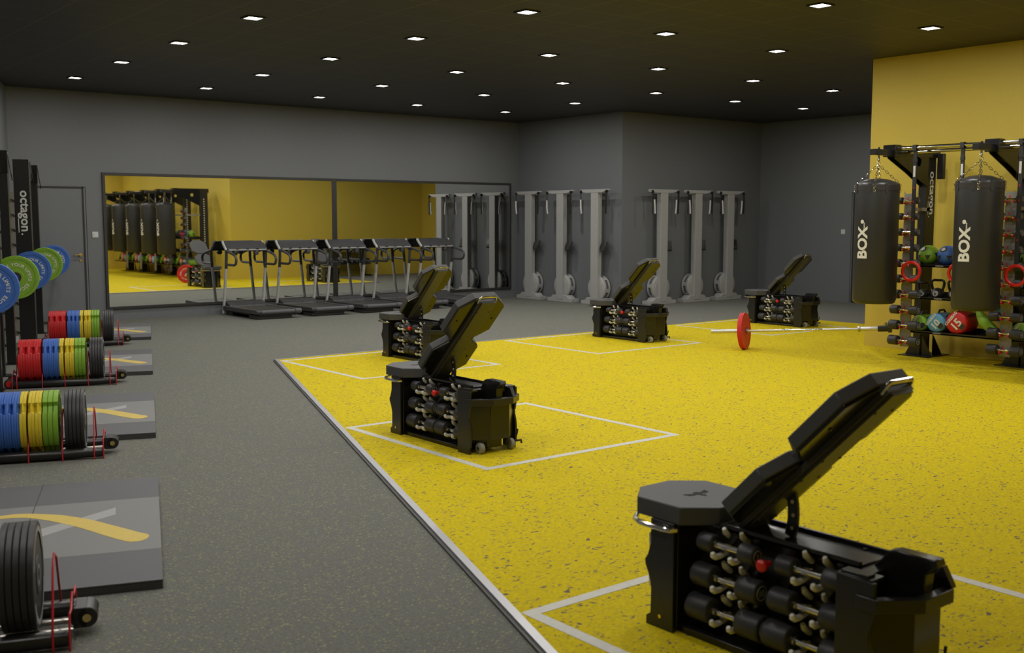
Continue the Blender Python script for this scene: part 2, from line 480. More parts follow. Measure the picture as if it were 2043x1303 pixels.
# ------------------------------------------------------------------ dumbbells
DB = {}
def dumbbell(kind, label, group, loc, rotz=0.0, badge=True):
    """axis along local y; kind = (overall length, head radius, head length)"""
    if kind in DB:
        return dup(DB[kind], label, group, loc, rotz)
    Lh, r, hl = kind; h = Lh / 2
    t = thing('dumbbell', label, 'dumbbell', loc, rotz, group)
    bm = NB(); cyl(bm, (0, -h + hl * .8, 0), (0, h - hl * .8, 0), .0135, 14)
    for s in (-1, 1): cyl(bm, (0, s * (h - hl - .008), 0), (0, s * (h - hl + .01), 0), .019, 14)
    obj('handle', bm, CHROME, t)
    for s in (-1, 1):
        bm = NB(); a = s * (h - hl); b = s * h; lo_, hi_ = min(a, b), max(a, b)
        cyl(bm, (0, lo_, 0), (0, hi_, 0), r, 26, bev=.008)
        hd = obj('head', bm, RUBBER, t, ang=50)
        bm = NB(); nseg = 20
        lathe(bm, [(0, r * .62), (.0012, r * .62), (.0012, r * .54), (0, r * .54)], (0, b - (0 if s > 0 else 0), 0), (0, s, 0), nseg)
        n = {.036: '5', .045: '10', .052: '15', .0385: '4', .0425: '6', .051: '9', .055: '10'}.get(r, '8')
        add_text(bm, n, r * .75, lambda x, y, s=s, b=b: (-s * x, b + s * .0015, y), r * .02)
        obj('badge', bm, GREYPR, hd)
    DB[kind] = t
    return t

# ------------------------------------------------------------------ dumbbell bench stations
def P(x, l, z): return Vector((x, -l, z))
def bench_station(loc, label):
    t = thing('bench_station', label, 'workout bench', loc, 0, 'dumbbell storage benches in taped squares')
    # core and closed ends
    bm = NB()
    prism(bm, [(.128, -.24), (.272, -.24), (.272, -1.04), (.128, -1.04)], .02, .425)
    prism(bm, [(.02, -.30), (.02, -.17), (.11, -.085), (.29, -.085), (.38, -.17), (.38, -.30)], .012, .43)
    prism(bm, [(.02, -1.05), (.38, -1.05), (.395, -1.135), (.28, -1.232), (.12, -1.232), (.005, -1.135)], .095, .345)
    b2(bm, (.135, -1.17, .03), (.265, -.98, .12)); b2(bm, (.02, -1.10, .345), (.38, -1.02, .43))
    b2(bm, (.03, -1.02, .0), (.37, -.3, .03))
    obj('body', bm, GLOSS, t, bev=.004)
    # side plates with scalloped edges
    def plate(x, l0, l1, flip):
        zs = [.0, .035, .05, .11, .16, .20, .24, .26, .28, .33, .40, .43]
        off = [0, 0, .022, .024, .024, .012, -.008, -.010, .004, .020, .020, .020]
        if flip: e = [(l1 + (o * .6), z) for o, z in zip(off, zs)]; poly = [(l0, 0)] + e + [(l0, .435)]
        else: e = [(l0 + o - .005, z) for o, z in zip(off, zs)]; poly = [(l1, 0), (l1, .43)] + e[::-1]
        bm = NB(); prism(bm, poly, x - .008, x + .008, lambda p, q, h: P(h, p, q))
        obj('side_plate', bm, BLACK, t, bev=.002)
    for l, z in ((1.11, .365), (.235, .395), (.235, .05)):
        bm = NB(); cyl(bm, P(-.008, l, z), P(-.002, l, z), .008, 10); obj('bolt', bm, BRASS, t)
    for x in (.004, .396):
        plate(x, .165, .30, False); plate(x, 1.02, 1.15, True)
    # top deck with raised lips
    bm = NB(); b2(bm, (.10, -1.04, .425), (.30, -.40, .437)); b2(bm, (.10, -1.04, .425), (.115, -.44, .45)); b2(bm, (.285, -1.04, .425), (.30, -.44, .45))
    b2(bm, (.0, -1.15, .425), (.075, -1.02, .437)); b2(bm, (.325, -1.15, .425), (.40, -1.02, .437)); b2(bm, (.005, -1.13, .43), (.05, -1.03, .446))
    for s in (.13, .27):
        for l in (.5, .62, .95): cyl(bm, P(s, l, .436), P(s, l, .443), .008, 10)
    obj('deck', bm, GLOSS, t, bev=.002)
    # seat
    bm = NB(); prism(bm, [(x, -l) for x, l in oct_poly(0, .405, 0, .425, .118, .10)], .43, .50)
    seat = obj('seat', bm, VINYL, t, bev=.005)
    bm = NB(); z = .5012; ce = (.215, -.225)
    prism(bm, [(ce[0] + p, ce[1] + q) for p, q in arc(0, 0, .020, 0, 2 * PI, 18)[:-1]], .499, z)
    for sg in (-1, 1):
        prism(bm, [(ce[0] + sg * .026, ce[1] + .008), (ce[0] + sg * .062, ce[1] + .022), (ce[0] + sg * .055, ce[1] - .008), (ce[0] + sg * .026, ce[1] - .014)], .499, z)
    prism(bm, [(ce[0] - .013, ce[1] - .026), (ce[0] + .013, ce[1] - .026), (ce[0], ce[1] - .048)], .499, z)
    obj('emblem', bm, EMBL, seat)
    # chrome loops at the seat end
    bm = NB(); sweep(bm, [P(.01, .30, .405), P(-.012, .29, .405), P(-.020, .26, .405), P(-.020, .14, .405), P(.0, .09, .405), P(.08, .03, .405), P(.12, .02, .405), P(.28, .02, .405), P(.33, .04, .405), P(.33, .13, .405)], .011, 10)
    obj('grab_handle', bm, CHROME, t)
    for z0 in (.14, .29):
        bm = NB(); sweep(bm, [P(.05, .18, z0), P(.026, .165, z0), P(.02, .157, z0 + .012), P(.02, .157, z0 + .068), P(.026, .165, z0 + .08), P(.05, .18, z0 + .08)], .006, 8)
        obj('side_handle', bm, CHROME, t)
    # end block and collar
    bm = NB(); prism(bm, [(1.04, .42), (1.075, .455), (1.10, .492), (1.125, .50), (1.27, .50), (1.278, .478), (1.24, .446), (1.236, .40), (1.236, .34), (1.04, .34)], .165, .220, lambda p, q, h: P(h, p, q))
    obj('end_block', bm, GLOSS, t, bev=.004)
    bm = NB(); out = [(-.012, 1.10), (-.012, 1.178), (.115, 1.272), (.285, 1.272), (.412, 1.178), (.412, 1.10)]; inn = [(.402, 1.10), (.402, 1.14), (.28, 1.234), (.12, 1.234), (-.002, 1.14), (-.002, 1.10)]
    prism(bm, [(x, -l) for x, l in out + inn], .335, .382)
    prism(bm, [(1.17, .38), (1.266, .38), (1.254, .402), (1.228, .448)], .285, .315, lambda p, q, h: P(h, p, q))
    obj('collar', bm, BLACK, t, bev=.003)
    for x in (.075, .335):
        bm = NB(); cyl(bm, P(x - .016, 1.175, .039), P(x + .016, 1.175, .039), .039, 22, bev=.006)
        wh = obj('wheel', bm, TYRE, t)
        bm = NB(); cyl(bm, P(x - .022, 1.175, .039), P(x + .022, 1.175, .039), .012, 12); obj('hub', bm, STEEL, wh)
    bm = NB(); sweep(bm, [P(.36, 1.16, .05), P(.40, 1.17, .05), P(.43, 1.175, .052), P(.435, 1.175, .03)], .008, 8); sweep(bm, [P(.37, 1.19, .08), P(.375, 1.2, .11), P(.38, 1.2, .14)], .006, 8)
    obj('hook', bm, BLACK, t)
    # cradles, release knob
    for (l, z) in ((.51, .375), (.87, .375), (.51, .245), (.87, .245), (.51, .115), (.87, .115)):
        for sx in (-1, 1):
            if sx > 0 and z < .3: continue
            for dl_ in (-.041, .041):
                bm = NB(); X = lambda x: x if sx < 0 else .40 - x
                sweep(bm, [P(X(.14), l + dl_, z - .012), P(X(.10), l + dl_, z - .034), P(X(.066), l + dl_, z - .040), P(X(.040), l + dl_, z - .038), P(X(.029), l + dl_, z - .030), P(X(.024), l + dl_, z - .020)], [.010, .0105, .0115, .0125, .0125, .008], 10)
                sweep(bm, [P(X(.14), l + dl_, z + .016), P(X(.115), l + dl_, z + .030), P(X(.096), l + dl_, z + .046), P(X(.087), l + dl_, z + .062)], [.0115, .0125, .0125, .008], 10)
                obj('cradle', bm, CREAM, t)
    bm = NB(); lathe(bm, [(0, 0), (.0, .010), (.03, .010), (.032, .018), (.040, .0225), (.050, .022), (.058, .014), (.060, 0)], P(.075, .69, .362), (-1, 0, 0), 20); obj('release_knob', bm, REDP, t)
    # the raised backrest: local axis s along the board at 45 degrees, n out of its upper face
    C45 = math.sqrt(.5); h0 = Vector((0, -.448, .415))
    def Q(x, s, n): return Vector((x, h0.y - s * C45 - n * (-C45), h0.z + s * C45 + n * C45))
    bk = None
    bm = NB(); b2(bm, (0, 0, 0), (.001, .001, .001)); bm.free()
    bm = NB()
    prism(bm, [(.125, 0), (.275, 0), (.275, .90), (.125, .90)], -.035, -.012, lambda x, s, n: Q(x, s, n))
    prism(bm, [(.14, .0), (.26, .0), (.26, .90), (.14, .90)], -.047, -.034, lambda x, s, n: Q(x, s, n))
    prism(bm, [(.125, -.012), (.275, -.012), (.275, .0), (.125, .0)], -.047, .036, lambda x, s, n: Q(x, s, n))
    for x in (.15, .25):
        for s in (.14, .4, .52, .8): cyl(bm, Q(x, s, -.05), Q(x, s, -.04), .007, 8)
    bk = obj('backrest', bm, DGREY, t, bev=.002)
    for (s0, s1) in ((.075, .46), (.475, .90)):
        pl = oct_poly(0, .40, s0, s1, .105, .085)
        bm = NB(); prism(bm, pl, .0, .052, lambda x, s, n: Q(x, s, n)); obj('pad', bm, VINYL, bk, bev=.005)
        pl2 = oct_poly(.004, .396, s0 + .004, s1 - .004, .105, .085)
        bm = NB(); prism(bm, pl2, -.013, .0, lambda x, s, n: Q(x, s, n))
        for x in (.05, .35): cyl(bm, Q(x, (s0 + s1) / 2, -.018), Q(x, (s0 + s1) / 2, -.012), .007, 10)
        obj('pad_pan', bm, GLOSS, bk, bev=.002)
    bm = NB(); sweep(bm, [Q(.13, .875, -.02), Q(.13, .912, -.012), Q(.14, .922, -.010), Q(.26, .922, -.010), Q(.27, .912, -.012), Q(.27, .875, -.02)], .008, 10); obj('grip', bm, CHROME, bk)
    for x in (.119, .281):
        bm = NB()
        prism(bm, [(-.055, .06), (-.02, .06), (.01, -.02), (.05, -.03), (.05, -.055), (-.03, -.055)], x - .010, x + .010, lambda s, n, x_: Q(x_, s, n))
        obj('hinge', bm, BLACK, t, bev=.002)
    # perforated arc strut
    bm = NB(); ce = (.42, .52); n = 12; ro, ri = .300, .256; a0, a1 = R(-17), R(33)
    seg = []
    outer = arc(ce[0], ce[1], ro, a0, a1, n); inner = arc(ce[0], ce[1], ri, a1, a0, n)
    prism(bm, outer + inner, .192, .204, lambda p, q, h: P(h, p, q))
    st = obj('strut', bm, BLACK, t)
    bm = NB()
    for k in range(5):
        a = R(-10 + 10 * k); c = (ce[0] + .28 * math.cos(a), ce[1] + .28 * math.sin(a)); cyl(bm, P(.1905, c[0], c[1]), P(.2055, c[0], c[1]), .007, 12)
    obj('strut_hole', bm, CREAM, st)
    return t

BENCH = [((2.995 * K, 3.05 * K, ZM), 'black bench station with raised backrest, the large one cut by the picture bottom', 'nearest bench'),
         ((4.255 * K, 6.95 * K, ZM), 'black bench station with raised backrest in the middle taped square beside the aluminium edge', 'bench in the middle square'),
         ((6.61 * K, 10.88 * K, ZM), 'black bench station with raised backrest standing in front of the treadmills', 'bench before the treadmills'),
         ((9.98 * K, 10.88 * K, ZM), 'black bench station with raised backrest in front of the room corner with ski machines', 'bench before the ski machines'),
         ((13.20 * K, 10.82 * K, ZM), 'black bench station with raised backrest standing behind the red-plated barbell', 'bench behind the barbell')]
root = None
for i, (loc, lab, short) in enumerate(BENCH):
    if root is None: root = bench_station(loc, lab)
    else: dup(root, lab, loc=loc)
    x0, y0, z0 = loc
    for l, cn in ((.51, 'seat end'), (.87, 'wheel end')):
        for z, rn, kind in ((.375, 'top', (.265, .036, .072)), (.245, 'middle', (.31, .045, .095)), (.115, 'bottom', (.345, .052, .108))):
            dumbbell(kind, 'black dumbbell, %s row, %s of the %s' % (rn, cn, short), 'dumbbells stored in the benches', (x0 + .067, y0 - l, z0 + z))
        if i in (0, 1):
            dumbbell((.265, .036, .072), 'black dumbbell, far-side top row, %s of the %s' % (cn, short), 'dumbbells stored in the benches', (x0 + .333, y0 - l, z0 + .375))

# ------------------------------------------------------------------ treadmills
def treadmill(loc, label):
    """local x across the deck (0..0.78), local y towards the mirror; deck rear at y=0"""
    t = thing('treadmill', label, 'treadmill', loc, 0, 'treadmills facing the mirror')
    W = .77; L = 1.36
    bm = NB(); b2(bm, (.04, .08, 0), (W - .12, .40, .07)); b2(bm, (.05, 1.05, 0), (W - .05, 1.30, .07)); b2(bm, (.06, .05, .05), (W - .06, L, .09)); obj('skid', bm, RUBBER, t, bev=.01)
    bm = NB()
    for x0, x1 in ((0, .09), (W - .09, W)):
        prism(bm, rounded([(0.0, .085), (L, .075), (L, .15), (.0, .155)], .03), x0, x1, lambda p, q, h: (h, p, q))
    obj('side_rail', bm, DGREY, t, bev=.008)
    bm = NB(); prism(bm, rounded([(.02, .085), (1.14, .085), (1.14, .138), (.02, .143)], .028), .09, W - .09, lambda p, q, h: (h, p, q)); obj('belt', bm, RUBBER, t)
    bm = NB(); cyl(bm, (.088, .035, .116), (W - .088, .035, .116), .034, 18); obj('rear_roller', bm, MGREY, t)
    bm = NB(); cyl(bm, (W - .095, .02, .118), (W + .012, .02, .118), .042, 18, bev=.01); obj('end_cap', bm, MGREY, t)
    bm = NB(); prism(bm, rounded([(1.10, .08), (L, .07), (L, .21), (1.28, .215), (1.13, .165)], .03), .05, W - .05, lambda p, q, h: (h, p, q)); obj('motor_hood', bm, DGREY, t, bev=.006)
    for x in (.02, W - .04):
        bm = NB(); sweep(bm, [(x, 1.335, .02), (x, 1.33, .06), (x, 1.19, .78)], .031, 10, flat=((1, 0, 0), .75)); lo = obj('upright', bm, SILVER, t)
        bm = NB(); sweep(bm, [(x, 1.19, .775), (x, 1.165, .95), (x, 1.16, 1.07)], .029, 10, flat=((1, 0, 0), .8)); obj('grip_sleeve', bm, DGREY, lo)
        bm = NB(); sweep(bm, [(x, 1.16, 1.06), (x, 1.175, 1.10), (x, 1.25, 1.16), (x, 1.31, 1.225)], .026, 10, flat=((1, 0, 0), .8)); obj('neck', bm, SILVER, lo)
        bm = NB(); sweep(bm, [(x, 1.18, 1.08), (x, .95, 1.035), (x, .83, 1.005), (x, .785, .97), (x, .775, .92), (x, .80, .865), (x, .86, .845), (x, 1.18, .845)], .021, 10); obj('handrail', bm, DGREY, t)
    bm = NB(); prism(bm, rounded([(1.12, 1.075), (1.15, 1.065), (1.34, 1.215), (1.33, 1.235), (1.30, 1.235), (1.12, 1.11)], .012), .03, W - .03, lambda p, q, h: (h, p, q)); cn = obj('console', bm, DGREY, t, bev=.004)
    bm = NB(); prism(bm, [(1.112, 1.085), (1.118, 1.075), (1.128, 1.09), (1.122, 1.1)], .05, W - .05, lambda p, q, h: (h, p, q)); obj('console_lip', bm, SKI, cn)
    bm = NB()
    for k in range(3): box(bm, (.2 + .18 * k, 1.118, 1.105), (.05, .02, .012))
    obj('button', bm, BLACK, cn)
    for x in (.17, .55):
        bm = NB(); cyl(bm, (x, 1.12, 1.035), (x, 1.20, 1.035), .038, 18, bev=.006); obj('cup_holder', bm, BLACK if x < .3 else DGREY, t)
    bm = NB(); sweep(bm, [(.02, 1.16, 1.08), (W - .04, 1.16, 1.08)], .018, 8); obj('crossbar', bm, DGREY, t)
    return t
TL = ['grey treadmill at the left end of the row, nearest the door', 'second grey treadmill from the left in front of the mirror', 'middle grey treadmill of the row in front of the mirror join', 'fourth grey treadmill from the left in front of the mirror', 'grey treadmill at the right end of the row, nearest the ski machines']
tm = None
for k in range(5):
    loc = (7.41 + .975 * k, 15.76, 0)
    if tm is None: tm = treadmill(loc, TL[k])
    else: dup(tm, TL[k], loc=loc)

# ------------------------------------------------------------------ ski machines on the walls
def ski(loc, rotz, label):
    """local x along the wall (right when facing it), local y into the wall, front at y=0, wall at y=.25"""
    t = thing('ski_machine', label, 'ski machine', loc, rotz, 'pale ski machines against the grey walls')
    bm = NB(); b2(bm, (-.365, 0, 0), (.365, .20, .072)); prism(bm, [(-.27, .07), (.27, .07), (.20, .13), (-.20, .13)], .0, .18, lambda p, q, h: (p, h, q)); obj('base', bm, SKI, t, bev=.006)
    bm = NB(); b2(bm, (-.095, -.006, .05), (.095, .05, 2.09)); b2(bm, (-.085, .04, .1), (.085, .11, 2.09)); obj('column', bm, SKI, t, bev=.004)
    bm = NB(); r = .235; c = (0, 0, .31)
    lathe(bm, [(.05, 0), (.05, r - .03), (.055, r - .012), (.065, r), (.105, r), (.105, r - .02), (.17, r - .02), (.17, r), (.205, r), (.215, r - .02), (.215, 0)], (0, 0, .31), (0, 1, 0), 40)
    for k in range(6):
        a = R(10 + 60 * k); M = Matrix.Translation((0, .1375, .31)) @ Matrix.Rotation(a, 4, 'Y'); box(bm, (r - .012, 0, 0), (.024, .07, .07), M)
    hs = obj('flywheel_housing', bm, SKI, t)
    bm = NB(); lathe(bm, [(.108, r - .018), (.108, r - .012), (.167, r - .012), (.167, r - .018)], (0, 0, .31), (0, 1, 0), 40); obj('vent', bm, MGREY, hs)
    bm = NB(); lathe(bm, [(.045, 0), (.045, .17), (.052, .175)], (0, 0, .31), (0, 1, 0), 36); obj('cover', bm, SKI, hs)
    bm = NB(); prism(bm, [(-.385, 2.105), (-.385, 2.155), (.385, 2.155), (.385, 2.13), (.30, 2.115), (.19, 2.09), (-.19, 2.09)], -.01, .05, lambda p, q, h: (p, h, q))
    b2(bm, (-.05, .04, 2.08), (.05, .22, 2.15)); obj('crossbar', bm, SKI, t, bev=.004)
    for s in (-1, 1):
        x = s * .345
        bm = NB(); lathe(bm, [(-.012, 0), (-.012, .03), (.012, .03), (.012, 0)], (x, -.02, 2.11), (1, 0, 0), 16); obj('pulley', bm, BLACK, t)
        bm = NB(); w = .012 if s < 0 else .026
        sweep(bm, [(x, -.03, 2.10), (x + .004, -.03, 1.95), (x - .01, -.03, 1.70)], w, 8, flat=((0, 1, 0), .35)); hd = obj('strap', bm, BLACK, t)
        bm = NB(); hy = -.05 if s < 0 else .0
        sweep(bm, [(x - s * .02, hy, 1.965), (x - s * .03, hy - .005, 1.83), (x - s * .042, hy, 1.705)], .016, 10); obj('handle', bm, WHITEPL, hd)
    bm = NB(); M = Matrix.Translation((.165, .085, 1.10)) @ Matrix.Rotation(R(-18), 4, 'X') @ Matrix.Rotation(R(12), 4, 'Y') @ Matrix.Rotation(R(-22), 4, 'Z')
    box(bm, (0, 0, 0), (.19, .07, .20), M, bev=.012); mo = obj('monitor', bm, RUBBER, t)
    bm = NB(); box(bm, (0, -.0365, .015), (.14, .004, .12), M); obj('screen', bm, BLACK, mo)
    bm = NB(); sweep(bm, [(.07, .09, 1.08), (.10, .12, 1.085), (.15, .12, 1.09)], .012, 8); obj('monitor_arm', bm, BLACK, t)
    return t
SL = ['pale grey ski machine on the return wall, closest to the mirror', 'middle one of three pale ski machines on the return wall beside the mirror', 'pale ski machine on the return wall, closest to the outer wall corner',
      'pale ski machine on the recessed wall, closest to the outer wall corner', 'middle one of three pale ski machines on the recessed wall', 'pale ski machine on the recessed wall, closest to the inner room corner']
s0 = None
for k, y in enumerate((16.645, 15.68, 14.70)):
    loc = (XJ - .24, y, 0)
    if s0 is None: s0 = ski(loc, R(-90), SL[0])
    else: dup(s0, SL[k], loc=loc)
for k, x in enumerate((14.83, 15.79, 16.74)):
    dup(s0, SL[3 + k], loc=(x, YB - .24, 0), rotz=0)

# ------------------------------------------------------------------ storage rack on the yellow wall
PITCH = 1.165; Y0 = 6.74
SHZ = (1.07, .705, .32)
def rack_bay(k):
    y = Y0 - PITCH * k
    lab = ['tall black storage rack bay closest to the yellow wall corner, behind the far punching bag', 'second black storage rack bay from the corner, cut by the right picture edge', 'third black storage rack bay from the corner, seen only in the mirror', 'fourth black storage rack bay from the corner, seen only in the mirror', 'fifth black storage rack bay, at the left end of the row in the mirror'][k]
    t = thing('storage_rack', lab, 'storage rack', (11.40, y, ZM), 0, 'rack bays along the yellow wall')
    # local: x into the wall (0 = post front), y along the wall
    last = (k == 4)
    for yy in ([0, -PITCH] if last else [0]):
        bm = NB(); b2(bm, (.05, yy - .025, .01), (.26, yy + .065, 2.40)); up = obj('upright', bm, BLACK, t, bev=.004)
        bm = NB(); b2(bm, (-.06, yy - .19, 0), (.42, yy + .19, .010))
        for sgn in (-1, 1):
            prism(bm, [(sgn * .045, .01), (sgn * .165, .01), (sgn * .045, .24)], .06, .075, lambda p, q, h, yy=yy: (h, yy + p, q))
            prism(bm, [(sgn * .045, .01), (sgn * .165, .01), (sgn * .045, .24)], .285, .30, lambda p, q, h, yy=yy: (h, yy + p, q))
        obj('foot', bm, BLACK, t)
        # triangular gusset with a round hole, arm head
        bm = NB(); tri = [(-.63, 2.30), (.05, 2.30), (.05, 1.98), (-.63, 2.22)]
        def gus(yc):
            oc = [(-.64, 2.36), (-.64, 2.26), (-.3, 2.12), (.0, 1.98), (.06, 1.95), (.06, 2.2), (.06, 2.36), (-.2, 2.36)]
            cc = (-.15, 2.235); rr = .062; n = len(oc)
            vo = [[bm.verts.new((x, yc + h, z)) for x, z in oc] for h in (-.006, .006)]
            vi = []
            for h in (-.006, .006):
                vi.append([bm.verts.new((cc[0] + rr * math.cos(a), yc + h, cc[1] + rr * math.sin(a))) for a in [math.atan2(z - cc[1], x - cc[0]) for x, z in oc]])
            for i in range(n):
                j = (i + 1) % n
                bm.faces.new((vo[0][i], vo[0][j], vi[0][j], vi[0][i])); bm.faces.new((vo[1][i], vi[1][i], vi[1][j], vo[1][j]))
                bm.faces.new((vo[0][i], vo[1][i], vo[1][j], vo[0][j])); bm.faces.new((vi[0][i], vi[0][j], vi[1][j], vi[1][i]))
        gus(yy - .04); gus(yy + .04)
        b2(bm, (-.66, yy - .05, 2.29), (.30, yy + .05, 2.40)); b2(bm, (-.68, yy - .075, 2.275), (-.56, yy + .075, 2.405))
        obj('gusset', bm, GLOSS, t, bev=.002)
        bm = NB(); b2(bm, (-1.0, yy - .035, 2.285), (-.64, yy + .035, 2.35)); cyl(bm, (-.88, yy, 2.345), (-.88, yy, 2.372), .012, 10); obj('bag_arm', bm, BLACK, t, bev=.004)
        bm = NB(); b2(bm, (.24, yy - .12, 2.05), (.30, yy - .045, 2.34)); obj('backing_plate', bm, BLACK, t, bev=.006)
        bm = NB()
        for q in range(22): cyl(bm, (.15, yy + .0645, 2.12 - .062 * q), (.15, yy + .0665, 2.12 - .062 * q), .017, 10)
        obj('perforation', bm, WHITE, up)
        bm = NB(); add_text(bm, 'octagon', .155, lambda x, z, yy=yy: (.185 + z * .95 - .02, yy - .0265, 1.89 - x), .003)
        b2(bm, (.108, yy - .0265, 1.635), (.116, yy - .0262, 1.80)); b2(bm, (.125, yy - .0265, 1.61), (.14, yy - .0262, 1.625))
        obj('lettering', bm, WHITE, up)
    # dumbbell strip in front of the upright
    yc = -.05; yd = -.07; xs = -.27; zt = 1.79
    bm = NB(); poly = []
    n = 10
    for i in range(n):
        z = .20 + .1757 * i
        poly += [(yc - .058, z - .02), (yc - .058, z + .03), (yc - .067, z + .06), (yc - .067, z + .12)]
    top = [(yc - .058, 1.875), (yc + .058, 1.875)]
    right = [(2 * yc - p, z) for p, z in poly][::-1]
    prism(bm, [(yc - .058, .14)] + poly + top + right + [(yc + .058, .14)], xs - .045, xs - .035, lambda p, q, h: (h, p, q))
    for z in (.325, .71, 1.075, 1.7): b2(bm, (xs - .036, yc - .03, z - .02), (-.27 if z < 1.5 else .06, yc + .03, z + .02))
    b2(bm, (.0, yc - .03, 1.68), (.06, .03, 1.72))
    obj('dumbbell_strip', bm, TAUPE, t)
    if k < 2:
        for i in range(10):
            z = zt - .1757 * i
            for s in (-1, 1):
                bm = NB(); yy = yd + s * .043
                sweep(bm, [(xs - .04, yy, z + .045), (xs - .05, yy, z - .015), (xs - .085, yy, z - .026), (xs - .116, yy, z - .025), (xs - .130, yy, z - .012)], [.009, .009, .0095, .010, .008], 8)
                obj('cradle', bm, REDP, t)
    # chrome pull-up bars and shelves
    ya, yb = -.068, -PITCH - .058
    for x, z in ((-.60, 2.365), (-.44, 2.33)):
        bm = NB(); cyl(bm, (x, 0, z), (x, -PITCH, z), .021, 18); obj('pull_up_bar', bm, CHROME, t)
    for z in SHZ:
        x0 = -.285; x1 = .045
        bm = NB(); b2(bm, (x0, yb, z - .012), (x1, ya, z)); b2(bm, (x0, yb, z - .016), (x0 + .012, ya, z + .014)); b2(bm, (x1 - .008, yb, z), (x1, ya, z + .06)); b2(bm, (x0, ya - .006, z - .016), (x1, ya, z + .04))
        b2(bm, (x1 - .002, -.02, z - .03), (.052, .06, z + .05)); b2(bm, (x1 - .008, ya, z - .012), (x1, .06, z + .05))
        sh = obj('shelf', bm, BLACK, t)
        bm = NB(); add_text(bm, 'octagon', .03, lambda p, q, z=z, x0=x0: (x0 - .0012, -.42 - p, z - .001 + q), .0006); obj('shelf_lettering', bm, GREYPR, sh)
    return t
bays = [rack_bay(k) for k in range(5)]
for k in range(1, 5):     # the bays are bolted together into one rack
    for ch in list(bays[k].children):
        ch.parent = bays[0]; ch.location = (0, -PITCH * k, 0)
    bpy.data.objects.remove(bays[k])
bays[0]['label'] = 'tall black storage rack along the yellow wall, holding bags, balls and dumbbells'
del bays[0]['group']
WK = [(.25, .0385, .062), (.25, .0385, .062), (.275, .0425, .074), (.275, .0425, .074), (.305, .047, .087), (.305, .047, .087), (.335, .051, .1), (.335, .051, .1), (.36, .055, .11), (.36, .055, .11)]
for k in range(2):
    for i in range(10):
        dumbbell(WK[i], 'black dumbbell, %s from the top in the %s' % (ORD[i], ['strip behind the far punching bag', 'strip behind the near punching bag'][k]), 'dumbbells on the rack strips', (11.40 - .27 - .101, Y0 - PITCH * k - .07, ZM + 1.795 - .1757 * i))

# ------------------------------------------------------------------ punching bags
def chain(bm, p0, p1, n, r=.011, w=.0028):
    p0 = Vector(p0); p1 = Vector(p1); d = (p1 - p0); L = d.length; x, y, dd = frame_of(d)
    for i in range(n):
        c = p0 + d * ((i + .5) / n); nrm = x if i % 2 else y; side = y if i % 2 else x
        h = L / n * .62
        sweep(bm, [c + dd * math.cos(a) * h + side * math.sin(a) * r for a in [2 * PI * q / 10 for q in range(10)]], w, 5, closed=True)
def punching_bag(loc, label):
    t = thing('punching_bag', label, 'punching bag', loc, 0, 'black punching bags hung from the rack arms')
    H = 1.31; r = .232     # local origin at the hook, z down
    zt = -.31; zb = zt - H
    bm = NB(); lathe(bm, [(zb, 0), (zb, r * .86), (zb + .012, r * .94), (zb + .05, r), (zt - .03, r), (zt - .008, r * .985), (zt + .02, r * .8), (zt + .05, r * .45), (zt + .062, 0)], (0, 0, 0), (0, 0, 1), 48)
    body = obj('body', bm, LEATHER, t, ang=60)
    bm = NB(); lathe(bm, [(zt - .075, r), (zt - .075, r + .003), (zt - .02, r + .003), (zt - .02, r)], (0, 0, 0), (0, 0, 1), 48)
    for q in range(8):
        a = q * PI / 4 + .2; b2(bm, (r - .004, -.016, zt - .10), (r + .006, .016, zt + .0), 0, Matrix.Rotation(a, 4, 'Z'))
    obj('top_band', bm, RUBBER, body)
    for q in range(4):
        a = q * PI / 2 + R(25); bm = NB()
        e = Vector((math.cos(a) * (r + .004), math.sin(a) * (r + .004), zt - .01)); chain(bm, (0, 0, -.10), e, 9); chain(bm, e, e + Vector((0, 0, -.08)), 3)
        obj('chain', bm, CHROME, t)
    bm = NB(); cyl(bm, (0, 0, -.001), (0, 0, -.03), .010, 10); ellipsoid(bm, (0, 0, -.045), (.016, .016, .02)); sweep(bm, ring3((0, 0, -.085), .018, (1, .3, 0), 14), .004, 6, closed=True); cyl(bm, (0, 0, -.055), (0, 0, -.07), .006, 8); obj('swivel', bm, CHROME, t)
    bm = NB(); th0 = R(160)
    def wr(x, z):   # text runs upward, letters' tops to the viewer's left
        a = th0 - (z - .06) / r * 1.0
        return Vector((math.cos(a) * (r + .0025), math.sin(a) * (r + .0025), zt - .635 + x))
    def wrap(x, y): return wr(x, y)
    add_text(bm, 'BOX', .165, wrap, .006, sub=3)
    add_text(bm, '.', .26, lambda x, y: wr(x + .222, y + .004), .006, sub=2)
    me = [(x, y) for x in (-.0,) for y in (0,)]
    add_text(bm, 'performance', .028, lambda x, y: wr(x + .14, y - .022), .0008, sub=1)
    obj('lettering', bm, WHITE, body)
    return t
BL = ['black punching bag hanging at the far end of the rack, nearest the wall corner', 'black punching bag hanging second from the wall corner, nearest the right picture edge', 'black punching bag seen only in the mirror, third counted from its right', 'black punching bag seen only in the mirror, second counted from its left', 'black punching bag at the left edge of the mirror, cut by its frame']
pb = None
for k in range(5):
    loc = (10.52, Y0 - PITCH * k, 2.296)
    if pb is None: pb = punching_bag(loc, BL[0])
    else: dup(pb, BL[k], loc=loc)

